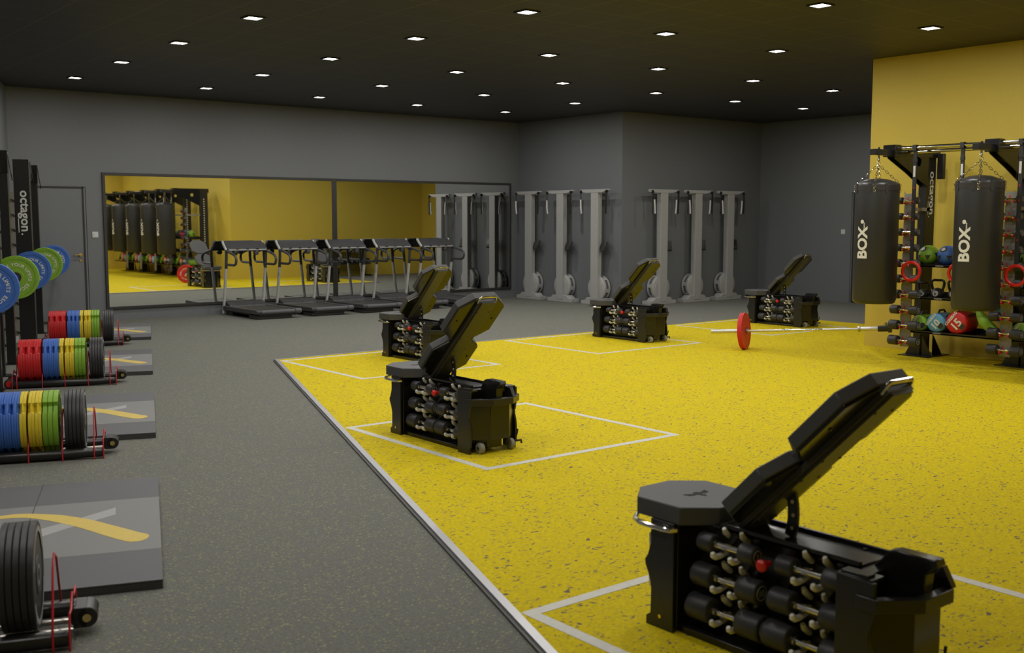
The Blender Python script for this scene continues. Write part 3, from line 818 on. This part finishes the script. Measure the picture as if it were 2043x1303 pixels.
# ------------------------------------------------------------------ gymnastic rings on straps
def gym_ring(loc, label):
    t = thing('gym_ring', label, 'gym ring', loc, 0, 'red rings hung on straps from the pull-up bars')
    bm = NB(); sweep(bm, ring3((0, 0, 0), .099, (1, .12, 0), 40), .0175, 10, closed=True); obj('ring', bm, REDP, t)
    bm = NB(); top = 1.374; y0 = .0
    for x in (-.006, .006): b2(bm, (x - .002, -.02, .117), (x + .002, .02, 1.318))
    sweep(bm, [(0.026 * math.cos(a), 0, top + .0 + .026 * math.sin(a)) for a in [PI * q / 8 for q in range(9)]], .02, 6, flat=((0, 0, 1), .12)) if False else None
    bm.verts.ensure_lookup_table()
    b2(bm, (-.028, -.02, top - .002), (.028, .02, top + .002)); b2(bm, (-.030, -.02, 1.314), (-.026, .02, top)); b2(bm, (.026, -.02, 1.314), (.030, .02, top)); b2(bm, (-.030, -.02, 1.312), (.030, .02, 1.318))
    st = obj('strap', bm, RUBBER, t)
    bm = NB(); b2(bm, (-.0105, -.012, 1.03), (-.0085, .012, 1.15)); obj('care_label', bm, WHITE, st)
    bm = NB(); b2(bm, (-.014, -.021, 1.19), (.014, .021, 1.225)); obj('buckle', bm, RUBBER, st)
    bm = NB()
    for z in (.35, .55, .75, .9): b2(bm, (-.0105, -.006, z), (-.0085, .006, z + .02))
    obj('stitching', bm, REDW, st)
    return t
g0 = None
for k in range(3):
    for q, yo in enumerate((-.27, -.815)):
        if k == 2 and q == 1: continue
        lab = ['red gym ring on a black strap hanging beside the far punching bag', 'red gym ring on a black strap mostly hidden by the near punching bag', 'red gym ring on a black strap at the right picture edge', 'red gym ring outside the right picture edge, second bay', 'red gym ring outside the right picture edge, third bay'][k * 2 + q]
        loc = (10.80, Y0 - PITCH * k + yo, 1.03)
        if k == 1 and q == 1 or k == 2: continue
        if g0 is None: g0 = gym_ring(loc, lab)
        else: dup(g0, lab, loc=loc)

# ------------------------------------------------------------------ balls, kettlebells, power bags, sandbags
def med_ball(col, loc, label, rz):
    t = thing('medicine_ball', label, 'medicine ball', loc, rz, 'medicine balls on the upper rack shelves')
    r = .112
    bm = NB(); ellipsoid(bm, (0, 0, 0), (r, r, r), u=32, v=20); bl = obj('ball', bm, col, t, ang=80)
    def patch(name, cdir, size, m, pts, off=1.004):
        c = Vector(cdir).normalized(); x, y, d = frame_of(c); bm = NB(); N = 6
        tri = [c + (x * p + y * q) * size for p, q in pts]
        for a in range(1, len(tri) - 1):
            g = {}
            for i in range(N + 1):
                for j in range(N + 1 - i):
                    p = tri[0] * (1 - (i + j) / N) + tri[a] * (i / N) + tri[a + 1] * (j / N); g[i, j] = bm.verts.new(p.normalized() * r * off)
            for i in range(N):
                for j in range(N - i):
                    bm.faces.new((g[i, j], g[i + 1, j], g[i, j + 1]))
                    if j < N - i - 1: bm.faces.new((g[i + 1, j], g[i + 1, j + 1], g[i, j + 1]))
        bmesh.ops.remove_doubles(bm, verts=bm.verts, dist=1e-5)
        obj(name, bm, m, t, ang=80)
    T3 = [(0, 1), (-.87, -.5), (.87, -.5)]
    for dr in ((-1, -.45, -.15), (-.2, -1, .1), (-1, .75, -.2), (1, .3, .2), (.3, 1, .1), (-.1, .1, -1)): patch('patch', dr, .34, RUBBER, T3)
    patch('patch', (-.8, .25, .75), .44, RUBBER, [(-1, .3), (-.3, .9), (.6, .8), (.9, .0), (.1, -.9), (-.6, -.6)])
    patch('badge', (-.8, .25, .75), .25, WHITE, [(-1, .3), (-.3, .9), (.6, .8), (.9, .0), (.1, -.9), (-.6, -.6)], 1.010)
    return t
def kettlebell(loc, label, s, rz=0.0):
    t = thing('kettlebell', label, 'kettlebell', loc, rz, 'kettlebells on the middle rack shelves')
    bm = NB(); lathe(bm, [(0, 0), (0, .055 * s), (.012 * s, .075 * s), (.05 * s, .088 * s), (.09 * s, .078 * s), (.12 * s, .052 * s), (.135 * s, .0)], (0, 0, 0), (0, 0, 1), 28); obj('body', bm, RUBBER, t, ang=70)
    bm = NB(); sweep(bm, [(0, .06 * s, .09 * s), (0, .082 * s, .15 * s), (0, .09 * s, .20 * s), (0, .075 * s, .225 * s), (0, .05 * s, .232 * s), (0, -.05 * s, .232 * s), (0, -.075 * s, .225 * s), (0, -.09 * s, .20 * s), (0, -.082 * s, .15 * s), (0, -.06 * s, .09 * s)], .0165 * s, 12); obj('handle', bm, STEEL if False else GLOSS, t, ang=70)
    bm = NB(); lathe(bm, [(0, 0), (.006, 0.034 * s), (.0, .040 * s)], (-.083 * s, -.012, .058 * s), (-1, 0, .08), 20)
    ds = obj('badge', bm, GREYPR, t)
    bm = NB(); add_text(bm, '8' if s > 1 else '6', .05 * s, lambda x, y: (-.092 * s, -.012 - x, .058 * s + y), .001); obj('number', bm, RUBBER, ds)
    return t
def power_bag(col, num, loc, label, r, rz):
    t = thing('power_bag', label, 'weight bag', loc, rz, 'numbered weight bags on the bottom rack shelves')
    bm = NB(); L = .235
    lathe(bm, [(-.02, 0), (-.02, r * .8), (-.008, r * .95), (.02, r), (L - .02, r), (L + .008, r * .95), (L + .02, r * .8), (L + .02, 0)], (0, 0, r), (1, 0, 0), 36)
    bd = obj('body', bm, col, t, ang=60)
    fx = lambda x, y: (-.0212, -x * math.cos(R(52)) + y * math.sin(R(52)), r + (x * math.sin(R(52)) + y * math.cos(R(52))))
    bm = NB(); add_text(bm, num, r * 1.0, lambda x, y: fx(x, y - .012), .004)
    add_text(bm, 'COREBAG', r * .33, lambda x, y: fx(x, y + r * .58), .002); obj('number', bm, WHITE, bd)
    bm = NB(); prism(bm, [(-.02, -.026), (.035, -.026), (.045, .0), (.03, .026), (-.025, .02)], 0, 1, lambda p, q, h: Vector(fx(p + .01, q - r * .62)) + Vector((-.0008 * h, 0, 0))); obj('kilo_badge', bm, RUBBER, bd)
    bm = NB()
    for a in (R(85), R(140)):
        ca, sa = math.cos(a), math.sin(a)
        sweep(bm, [(.06, ca * (r - .004), r + sa * (r - .004)), (.09, ca * (r + .03), r + sa * (r + .03)), (.18, ca * (r + .03), r + sa * (r + .03)), (.21, ca * (r - .004), r + sa * (r - .004))], .011, 8)
    obj('grip', bm, RUBBER, t)
    return t
def sand_bag(col, loc, label, pts, rad):
    t = thing('sandbag', label, 'sandbag', loc, 0, 'limp sandbags on the bottom rack shelves')
    bm = NB(); n = len(pts); P2 = []; R2 = []
    for i in range(n - 1):
        for q in range(4):
            f = q / 4; p0 = Vector(pts[max(i - 1, 0)]); p1 = Vector(pts[i]); p2 = Vector(pts[i + 1]); p3 = Vector(pts[min(i + 2, n - 1)])
            P2.append(.5 * (2 * p1 + (p2 - p0) * f + (2 * p0 - 5 * p1 + 4 * p2 - p3) * f * f + (3 * p1 - p0 - 3 * p2 + p3) * f ** 3)); R2.append(rad[i] * (1 - f) + rad[i + 1] * f)
    P2.append(Vector(pts[-1])); R2.append(rad[-1])
    sweep(bm, P2, R2, 14, flat=((1, .2, 0), .8)); obj('body', bm, col, t, ang=70)
    bm = NB(); p = Vector(pts[1]); sweep(bm, ring3(p, rad[1] * 1.08, Vector(pts[2]) - Vector(pts[0]), 16), .006, 6, closed=True); p = Vector(pts[-2]); sweep(bm, ring3(p, rad[-2] * 1.08, Vector(pts[-1]) - Vector(pts[-3]), 16), .006, 6, closed=True); obj('tie', bm, col, t)
    return t
BAYN = ['first rack bay from the corner', 'second rack bay from the corner', 'third rack bay from the corner', 'fourth rack bay from the corner', 'fifth rack bay from the corner']
for k in range(2):
    yb = Y0 - PITCH * k
    for q, (c, nm, yo) in enumerate(((GREEN, 'lime green', -.20), (BLUE, 'blue', -.43), (RED, 'red', -.675), (RUBBER, 'black', -.925))):
        med_ball(c, (11.40 - .13, yb + yo, ZM + SHZ[0] + .1135), '%s medicine ball on the top rack shelf, %s' % (nm, BAYN[k]), .2 * q)
    for q, yo in enumerate((-.16, -.332, -.535, -.738)):
        kettlebell((11.40 - .14, yb + yo, ZM + SHZ[1] + .0015), 'black kettlebell, %s from the left on the middle shelf, %s' % (ORD[q], BAYN[k]), .70 if q == 0 else .86)
for k in range(5):
    yb = Y0 - PITCH * k
    for q, (c, nm, num, yo, r) in enumerate(((GREEN, 'green', '5', -.175, .093), (LBLUE, 'sky blue', '10', -.385, .110), (RED, 'red', '15', -.628, .128))):
        lab = '%s weight bag numbered %s on the bottom shelf, %s' % (nm, num, BAYN[k])
        z = ZM + SHZ[2] + .002
        key = ('pw', num)
        if key in KIDS: dup(KIDS[key], lab, loc=(11.40 - .243, yb + yo, z))
        else: KIDS[key] = power_bag(c, num, (11.40 - .243, yb + yo, z), lab, r, 0)
    for q, (c, nm) in enumerate(((GREEN, 'lime green'), (LBLUE, 'light blue'))):
        lab = 'limp %s sandbag propped on the bottom shelf, %s' % (nm, BAYN[k])
        loc = (11.40 - .20 + .12 * q, yb - .12, ZM + SHZ[2] + .022)
        key = ('sb', nm)
        if key in KIDS: dup(KIDS[key], lab, loc=loc)
        elif q == 0: KIDS[key] = sand_bag(c, loc, lab, [(.03, -.705, .315), (.01, -.725, .26), (0, -.76, .195), (-.01, -.81, .14), (0, -.88, .075), (.01, -.97, .038), (.02, -1.05, .022)], [.014, .030, .048, .066, .055, .034, .016])
        else: KIDS[key] = sand_bag(c, loc, lab, [(.02, -.87, .31), (.02, -.89, .28), (0, -.93, .24), (0, -.96, .17), (0, -.98, .09), (0, -1.0, .035)], [.024, .035, .062, .066, .048, .020])

# ------------------------------------------------------------------ weight plates
def ang_plate(bm, w, r, notch, ridges=2, seg=100, hole=.026, bore=True):
    """bumper plate, axis along local x, centred; notch angles get recessed grips on both rims"""
    h = w / 2
    prof = [(-h, hole), (-h, r * .34), (-h + .004, r * .36), (-h + .004, r * .80), (-h, r * .83), (-h, r - .004), (-h + .003, r)]
    for k in range(ridges):
        a = -h + w * (k + .5) / ridges
        prof += [(a - .004, r + .0002), (a, r - .0022), (a + .004, r + .0002)] if False else []
        if k < ridges - 1:
            q = -h + w * (k + 1) / ridges; prof += [(q - .003, r), (q, r - .003), (q + .003, r)]
    prof += [(h - .003, r), (h, r - .004), (h, r * .83), (h - .004, r * .80), (h - .004, r * .36), (h, r * .34), (h, hole)]
    rings = []
    for i in range(seg):
        a = 2 * PI * i / seg
        n = any(abs((a - b + PI) % (2 * PI) - PI) < R(9.5) for b in notch)
        ring = []
        for (x, q) in prof:
            if n and abs(x) > h - .0045 and q > r * .9: q = r - .030 if abs(x) >= h - 1e-6 else r - .0285; x = math.copysign(h - .0026 if abs(x) > h - 1e-6 else h - .0048, x)
            ring.append(bm.verts.new((x, q * math.cos(a), q * math.sin(a))))
        rings.append(ring)
    m = len(prof)
    for i in range(seg):
        A = rings[i]; B = rings[(i + 1) % seg]
        for k in range(m - 1): bm.faces.new((A[k], A[k + 1], B[k + 1], B[k]))
        bm.faces.new((A[m - 1], A[0], B[0], B[m - 1]))
PLT = {}
def plate(key, col, w, r, label, loc, rotz, group, lettered=False, ridges=2, facing=1, black=False, spin=0.0):
    if key in PLT:
        return dup(PLT[key], label, group, loc, rotz)
    t = thing('bumper_plate', label, 'weight plate', loc, rotz, group)
    bm = NB(); nt = [R(35 + 90 * q) for q in range(4)] if not (black or lettered) else []
    ang_plate(bm, w, r, [PI - a for a in nt], ridges); body = obj('disc', bm, col, t, ang=28)
    bm = NB(); lathe(bm, [(-w / 2 - .0003, .0262), (-w / 2 - .0003, .042), (w / 2 + .0003, .042), (w / 2 + .0003, .0262), (-w / 2 - .0003, .0262)], (0, 0, 0), (1, 0, 0), 28); obj('hub', bm, STEEL if not lettered else RUBBER, t)
    if lettered and key != 'red_bar':
        bm = NB(); lathe(bm, [(-w / 2 - .002, .03), (-w / 2 - .002, .055), (w / 2 + .002, .055), (w / 2 + .002, .03), (-w / 2 - .002, .03)], (0, 0, 0), (1, 0, 0), 28); obj('bore_ring', bm, RUBBER, t)
    x = facing * (w / 2 - .0033)
    if lettered:
        bm = NB()
        # a disc seen along -facing: the viewer's right is local -facing*y
        fn = lambda p, q: (x, (p if facing > 0 else -p), q)
        a0 = R(188) + spin
        e = arc_text(bm, 'ESCAPE YOUR LIMITS', .046, r * .60, a0, fn, .001, .16)
        obj('lettering', bm, WHITE, body); bm = NB()
        e = arc_text(bm, 'ESCAPE', .046, r * .60, e - R(14), fn, .001, .16)
        obj('lettering', bm, WHITE, body)
        bm = NB()
        for q in range(4):
            for (ri, ro) in ((r * .865, r * .875),):
                aa = [R(35 + 90 * q - 28 + 56 * k / 14) for k in range(15)]
                for k in range(14):
                    bm.faces.new([bm.verts.new((facing * (w / 2 + .0004), rr * math.cos(b), rr * math.sin(b))) for rr, b in ((ri, aa[k]), (ro, aa[k]), (ro, aa[k + 1]), (ri, aa[k + 1]))])
        obj('rim_groove', bm, RUBBER, body)
    if black:
        for (b0, b1) in ((20, 160), (200, 340)):
            bm = NB(); aa = [R(b0 + (b1 - b0) * k / 30) for k in range(31)]; ri, ro = r * .80, r * .90
            vi = [bm.verts.new((w / 2 + .0004, ri * math.cos(b), ri * math.sin(b))) for b in aa]; vo = [bm.verts.new((w / 2 + .0004, ro * math.cos(b), ro * math.sin(b))) for b in aa]
            for k in range(30): bm.faces.new((vi[k], vo[k], vo[k + 1], vi[k + 1]))
            obj('band_print', bm, GREYPR, body)
    PLT[key] = t
    return t

# ------------------------------------------------------------------ barbell, one plate on it, end in a floor pivot
C = Vector((10.45 * K, 8.47 * K, ZM + .226)); E_ = Vector((11.10, 6.80, .352)); bd = (E_ - C).normalized()
rz = math.atan2(bd.y, bd.x); ry = -math.asin(bd.z)
t = thing('barbell', 'long steel barbell tilted from its red plate on the yellow floor up to the rack', 'barbell', C)
t.rotation_euler = (0, ry, rz)
bm = NB(); cyl(bm, (.03, 0, 0), (1.345, 0, 0), .0142, 16); sh = obj('shaft', bm, POLISH, t)
bm = NB(); cyl(bm, (.45, 0, 0), (.93, 0, 0), .0146, 16); obj('grip_zone', bm, CHROME, sh)
for q, (a, b) in enumerate(((-.42, .02), (1.345, 1.70))):
    bm = NB(); cyl(bm, (a, 0, 0), (b, 0, 0), .0255, 20, bev=.003); obj('sleeve', bm, POLISH, t)
bm = NB(); cyl(bm, (.018, 0, 0), (.04, 0, 0), .034, 20); cyl(bm, (1.335, 0, 0), (1.36, 0, 0), .034, 20); obj('collar', bm, STEEL, t)
bm = NB(); cyl(bm, (-.085, 0, 0), (-.045, 0, 0), .036, 20, bev=.004); sweep(bm, [(-.065, .03, -.01), (-.075, .05, -.06), (-.07, .05, -.09)], .006, 6); obj('spring_clip', bm, DGREY, t)
pr = plate('red_bar', RED, .055, .225, 'red weight plate with white lettering on the barbell, standing on the yellow floor', C + bd * -.012, 0, None, lettered=True, facing=-1, ridges=3)
pr.rotation_euler = (0, ry, rz)
t = thing('barbell_pivot', 'black swivel sleeve holding the right end of the barbell at the rack foot', 'barbell holder', C + bd * 1.56)
t.rotation_euler = (0, ry, rz)
bm = NB(); lathe(bm, [(0, .0265), (0, .036), (.14, .036), (.14, .0265)], (0, 0, 0), (1, 0, 0), 20); obj('sleeve_tube', bm, BLACK, t)
bm = NB(); b2(bm, (.115, -.042, -.045), (.15, .042, .042)); obj('bracket', bm, BLACK, t, bev=.003)
bm = NB(); cyl(bm, (.08, 0, .034), (.08, 0, .07), .018, 14); obj('lock_knob', bm, STEEL, t)

# ------------------------------------------------------------------ lifting platforms along the slanted wall
logo_y = [(0, 462), (90, 450), (180, 447), (280, 450), (370, 455), (460, 467), (540, 480), (620, 499), (700, 520), (780, 541), (850, 560), (890, 568), (912, 575), (918, 583), (905, 598), (880, 610), (840, 618), (800, 620), (770, 615), (710, 600), (640, 580), (560, 554), (480, 530), (390, 508), (300, 490), (220, 478), (150, 472), (70, 474), (0, 480)]
logo_g = [(712, 408), (710, 452), (455, 525), (245, 592), (80, 655), (80, 600), (235, 545), (450, 487)]
def px_plan(u, v, z):   # a point of the nearest platform's print, as laid out on its surface
    x = u / 3.0806; y = 880 + v / 3.0804
    a = R(-5.72437); f = 2135.0685
    d = Vector(((x - 1021.5) / f, 1.0, -(y - 651.5) / f))
    fw = Vector((d.x, d.y * math.cos(a) - d.z * math.sin(a), d.y * math.sin(a) + d.z * math.cos(a)))
    yw = .674157646; c, s = math.cos(yw), math.sin(yw)
    w = Vector((fw.x * c + fw.y * s, -fw.x * s + fw.y * c, fw.z)); k = (z - 1.6) / w.z
    return Vector((w.x * k, w.y * k, z))
def platform(loc, label):
    """local x = towards the aisle (0 at the aisle edge), local y = along the wall, centred"""
    t = thing('lifting_platform', label, 'lifting platform', loc, -DA, 'lifting platforms along the left wall')
    X0 = -1.20
    bm = NB(); b2(bm, (X0, -.985, 0), (0, .985, .036)); obj('base', bm, DGREY, t)
    for (y0, y1) in ((-.985, -.515), (.485, .985)):
        bm = NB(); b2(bm, (X0, y0, .034), (0, y1, .042)); obj('side_mat', bm, MGREY, t)
    bm = NB(); b2(bm, (X0, -.515, .034), (0, .485, .0425)); cm = obj('centre_mat', bm, LGREY, t)
    base = D(.022, 5.755)
    def loc2(u, v):
        p = px_plan(u, v, .043) - base; return (p.dot(V), p.dot(U))
    for poly, m, z, nm in ((logo_g, LOGOG, .0432, 'grey_stroke'), (logo_y, LOGOY, .0437, 'yellow_stroke')):
        pl = [loc2(u, v) for u, v in poly]
        if nm == 'yellow_stroke':
            a = [p for p in pl if True]
            tail = [(-.95, pl[0][1] - .05), (-1.10, pl[0][1] - .16), (-1.12, pl[-1][1] - .19), (-.96, pl[-1][1] - .09)]
            pl = pl + tail[::-1]
        bm = NB(); prism(bm, pl, .040, z); obj(nm, bm, m, cm)
    bm = NB(); b2(bm, (-.642, -.985, .0405), (-.638, .985, .0436)); obj('seam', bm, RUBBER, cm)
    return t
PLN = ['grey lifting platform with yellow stroke, closest to the camera at lower left', 'second grey lifting platform from the front, with yellow stroke', 'third grey lifting platform from the front, with yellow stroke', 'farthest grey lifting platform with yellow stroke, closest to the mirror']
p0 = None
for k in range(4):
    loc = D(.022, 5.755 + 3.405 * k)
    if p0 is None: p0 = platform(loc, PLN[0])
    else: dup(p0, PLN[k], loc=loc)

# ------------------------------------------------------------------ plate trolleys between the platforms
def trolley(loc, label):
    """local x = towards the aisle, local y along the wall; right end at x=0"""
    t = thing('plate_trolley', label, 'plate rack', loc, -DA, 'low plate trolleys between the platforms')
    for y in (0.03, .36):
        bm = NB(); cyl(bm, (-.94, y, .04), (0, y, .04), .032, 18, bev=.004); obj('rail', bm, BLACK, t)
    for y in (.14, .25):
        bm = NB(); cyl(bm, (-.94, y, .028), (0, y, .028), .012, 12); obj('inner_rail', bm, STEEL, t)
    for k, x in enumerate((-.928, -.887, -.6645, -.466, -.2585, -.062, -.004)):
        tall = .32 if k not in (6, 0) else .16
        bm = NB(); pts = [(x, -.005, .0), (x, -.005, .075), (x, .03, .13), (x, .11, tall - .04), (x, .195, tall), (x, .28, tall - .04), (x, .36, .13), (x, .395, .075), (x, .395, .0)]
        sweep(bm, pts, .0045, 8); obj('divider', bm, REDW, t)
    bm = NB(); b2(bm, (0, .13, .035), (.05, .26, .115)); cyl(bm, (.05, .13, .075), (.05, .26, .075), .040, 18); cyl(bm, (-.01, .195, .08), (.01, .195, .08), .05, 16); pull = obj('pull_handle', bm, BLACK, t, bev=.004)
    for y in (.126, .264):
        bm = NB(); cyl(bm, (.05, y - .003, .075), (.05, y + .003, .075), .016, 14); obj('bolt', bm, BRASS, pull)
    for y in (.05, .34):
        bm = NB(); cyl(bm, (-.955, y - .02, .048), (-.955, y + .02, .048), .048, 22, bev=.006); wh = obj('wheel', bm, RUBBER, t)
        bm = NB(); cyl(bm, (-.955, y - .023, .048), (-.955, y + .023, .048), .03, 16); obj('wheel_disc', bm, REDP, wh)
    bm = NB(); b2(bm, (-.97, .075, .03), (-.92, .315, .06)); obj('axle_plate', bm, BLACK, t)
    return t
TN = ['front trolley, cut by the left picture edge', 'second trolley from the front', 'third trolley from the front', 'farthest trolley, by the mirror wall']
TLAB = ['low black plate trolley with red wire dividers, at the lower left picture corner', 'low black plate trolley with red dividers between the first and second lifting platforms', 'low black plate trolley with red dividers and complete wheels, third from the front', 'low black plate trolley with red dividers, closest to the mirror wall']
tr = None
for k in range(4):
    u = 4.17 + 3.405 * k + (.0 if k else .0)
    loc = D(-.312, u)
    if tr is None: tr = trolley(loc, TLAB[0])
    else: dup(tr, TLAB[k], loc=loc)
    spec = []
    for i in range(3): spec.append(('red', RED, .066, -1.185 + .033 + .067 * i, .207, 3))
    for i in range(3): spec.append(('blue', BLUE, .047, -.968 + .0235 + .0478 * i, .207, 3))
    spec.append(('yellow', YEL, .040, -.804, .207, 2))
    for i in range(2): spec.append(('yellow', YEL, .040, -.772 + .020 + .0412 * i, .207, 2))
    for i in range(3): spec.append(('green', GREEN, .031, -.686 + .0155 + .0322 * i, .207, 1))
    for i in range(5): spec.append(('black', RUBBER, .0235, -.552 + .0118 + .0245 * i, .207, 1))
    cnt = {}
    for (nm, c, w, v, r, rd) in spec:
        if k == 0 and nm != 'black': continue
        n = cnt.get(nm, 0); cnt[nm] = n + 1
        tot = {'red': 3, 'blue': 3, 'yellow': 3, 'green': 3, 'black': 5}[nm]
        pos = {3: ['left', 'middle', 'right'], 5: ['leftmost', 'second from left', 'middle', 'fourth from left', 'rightmost']}[tot][n]
        ztop = .066 + math.sqrt(max(r * r - .11 ** 2, 0)) * 0 + r
        plate('tr_' + nm, c, w, r, '%s %s weight plate on the %s' % (pos, nm, TN[k]), D(v, u + .195, .0360 + r), -DA, 'weight plates standing on the trolleys', ridges=rd, black=(nm == 'black'))

# ------------------------------------------------------------------ black racks along the slanted wall
def post_rack(u0, label, front=True):
    """local x = away from the wall, local y = along the wall"""
    t = thing('plate_rack', label, 'storage rack', D(-1.40, u0), -DA, 'black racks along the slanted left wall')
    bm = NB(); b2(bm, (-.095, -.05, .01), (.085, .05, 2.32)); up = obj('upright', bm, BLACK, t, bev=.004)
    bm = NB(); b2(bm, (-.12, -.09, 0), (.10, .09, .01)); obj('foot', bm, BLACK, t)
    bm = NB(); add_text(bm, 'octagon', .155, lambda x, z: (z * .95 + .0, -.0512, 1.70 - x), .0035)
    b2(bm, (-.060, -.0512, 1.44), (-.051, -.051, 1.61)); b2(bm, (-.03, -.0512, 1.41), (-.012, -.051, 1.428))
    obj('lettering', bm, WHITE, up)
    def strip(y, x0, x1, zt=1.93):
        bm = NB(); b2(bm, (x0, y - .012, .16), (x1, y + .0, zt)); st = obj('hook_strip', bm, TAUPE, t)
        bm = NB()
        for i in range(10):
            z = zt - .09 - .178 * i
            sweep(bm, [(x1 + .004, y - .012, z - .03), (x1 - .004, y - .03, z - .01), (x1 - .03, y - .075, z + .0), (x1 - .045, y - .085, z - .025)], .009, 6)
        obj('hook', bm, BLACK, st)
        bm = NB(); b2(bm, (x0 + .01, y - .014, .10), (x1 - .01, y + .004, .18)); obj('label_plate', bm, WHITEPL, st)
    strip(-.06, -.185, -.10)
    for yy in (1.05, 2.02):
        bm = NB(); b2(bm, (-.095, yy - .04, .01), (-.005, yy + .04, 2.33)); obj('post', bm, BLACK, t, bev=.003)
        bm = NB(); b2(bm, (-.14, yy - .09, 0), (.04, yy + .09, .01)); obj('foot', bm, BLACK, t)
        strip(yy - .05, -.18, -.10)
        bm = NB(); b2(bm, (-.115, yy - .055, 2.10), (.0, yy + .055, 2.345)); cyl(bm, (-.085, yy - .06, 2.12), (-.085, yy - .06, 2.34), .02, 14); sweep(bm, [(-.0, yy - .05, 2.34), (.03, yy - .05, 2.10), (.04, yy - .04, 2.04), (.035, yy - .03, 2.02)], .006, 6); obj('pulley_head', bm, GLOSS, t, bev=.003)
    # storage pegs for single plates
    for yy, yo in ((-.05, -.50), (1.01, .45)):
        bm = NB(); cyl(bm, (.09, yo, .99), (.09, yy + .03, .99), .0255, 18); b2(bm, (-.05, yy, .955), (.12, yy + .06, 1.025)); obj('peg', bm, BLACK, t)
    return t
RL = ['black post rack with vertical lettering beside the slanted wall, cut by the left picture edge', 'black post rack with tall lettered column, standing before the grey door']
ra = None
for k in range(2):
    u0 = 10.92 + 3.41 * k
    if ra is None: ra = post_rack(u0, RL[0])
    else: dup(ra, RL[k], loc=D(-1.40, u0))
DISC = [(10.47, BLUE, 'b', 'blue lettered weight plate at the left picture edge, frontmost on the rack pegs'), (12.36, GREEN, 'g', 'green lettered weight plate at the left, second on the rack pegs'), (13.93, BLUE, 'b', 'middle blue lettered weight plate of five on the rack pegs'), (15.80, GREEN, 'g', 'green lettered weight plate, fourth on the rack pegs, before the door'), (17.28, BLUE, 'b', 'farthest blue lettered weight plate, overlapping the grey door')]
for (u, c, kk, lab) in DISC:
    plate('disc_' + kk, c, .045, .228, lab, D(-1.31, u, .99), -DA + PI / 2, 'lettered plates on the rack pegs', lettered=True, facing=-1)
bm = NB(); t = thing('wall_peg', 'short black peg holding the farthest blue weight plate before the grey door', 'peg', D(-1.31, 17.28, .99), -DA)
cyl(bm, (0, -.04, 0), (0, .42, 0), .0255, 16); obj('peg', bm, BLACK, t)
bm = NB(); M = Matrix.Rotation(DA, 4, 'Z'); prism(bm, rounded([(-.06, -.06), (.06, -.06), (.06, .06), (-.06, .06)], .02), YM - D(-1.31, 17.28).y - .012, YM - D(-1.31, 17.28).y, lambda p, q, h: M @ Vector((p - h * 0 + (h) * 0 - .13 * 0 + p * 0 + h * math.tan(DA), h, q))); obj('mount', bm, BLACK, t)

# ------------------------------------------------------------------ two-tier dumbbell rack on the yellow end wall (seen in the mirror)
t = thing('dumbbell_rack', 'two-tier black dumbbell rack against the yellow wall, seen only in the mirror', 'dumbbell rack', (14.65, YY + .02, 0))
bm = NB()
for x in (0.03, 1.17):
    b2(bm, (x - .03, .02, 0), (x + .03, .50, .05)); b2(bm, (x - .03, .08, .04), (x + .03, .16, .92)); b2(bm, (x - .025, .1, .45), (x + .025, .42, .50))
obj('frame', bm, BLACK, t, bev=.004)
for z in (.38, .78):
    bm = NB()
    prism(bm, [(.12, z + .06), (.48, z - .04), (.48, z - .02), (.12, z + .08)], .0, 1.2, lambda p, q, h: (h, p, q)); obj('tier', bm, BLACK, t)
for row, z in enumerate((.38, .78)):
    for i in range(7 if row == 0 else 8):
        x = .13 + (.157 if row == 0 else .134) * i
        kind = (.31, .045, .095) if row == 0 else (.265, .036, .072)
        d = dumbbell(kind, 'black dumbbell, %s from the right on the mirrored dumbbell rack, %s tier' % (ORD[7 - i if row else 6 - i], ['lower', 'upper'][row]), 'dumbbells on the two-tier rack', (14.65 + x, YY + .02 + .30, z + .02 + kind[1] + .016))
        d.rotation_euler = (R(-15), 0, 0)

# ------------------------------------------------------------------ camera, world, output look
cam = bpy.data.cameras.new('camera'); co = bpy.data.objects.new('camera', cam); COL.objects.link(co)
cam.sensor_fit = 'HORIZONTAL'; cam.sensor_width = 36.0; cam.lens = 36.0 * 2135.07 / 2043.0
cam.clip_start = .05; cam.clip_end = 100
co.location = (0, 0, 1.6); co.rotation_euler = (PI / 2 - R(5.72437), 0, -.674157646)
cam.dof.use_dof = True; cam.dof.focus_distance = 11.0; cam.dof.aperture_fstop = 4.0
SC.camera = co
wd = bpy.data.worlds.new('world'); SC.world = wd; wd.use_nodes = True
wd.node_tree.nodes['Background'].inputs['Color'].default_value = (0.0, 0.0, 0.0, 1)
SC.view_settings.view_transform = 'Standard'; SC.view_settings.look = 'None'; SC.view_settings.gamma = 1.0
SC.view_settings.use_curve_mapping = False
SC.view_settings.exposure = 0.0
SC.cycles.use_denoising = True
SC.cycles.sample_clamp_indirect = 4.0
SC.cycles.caustics_reflective = False; SC.cycles.caustics_refractive = False
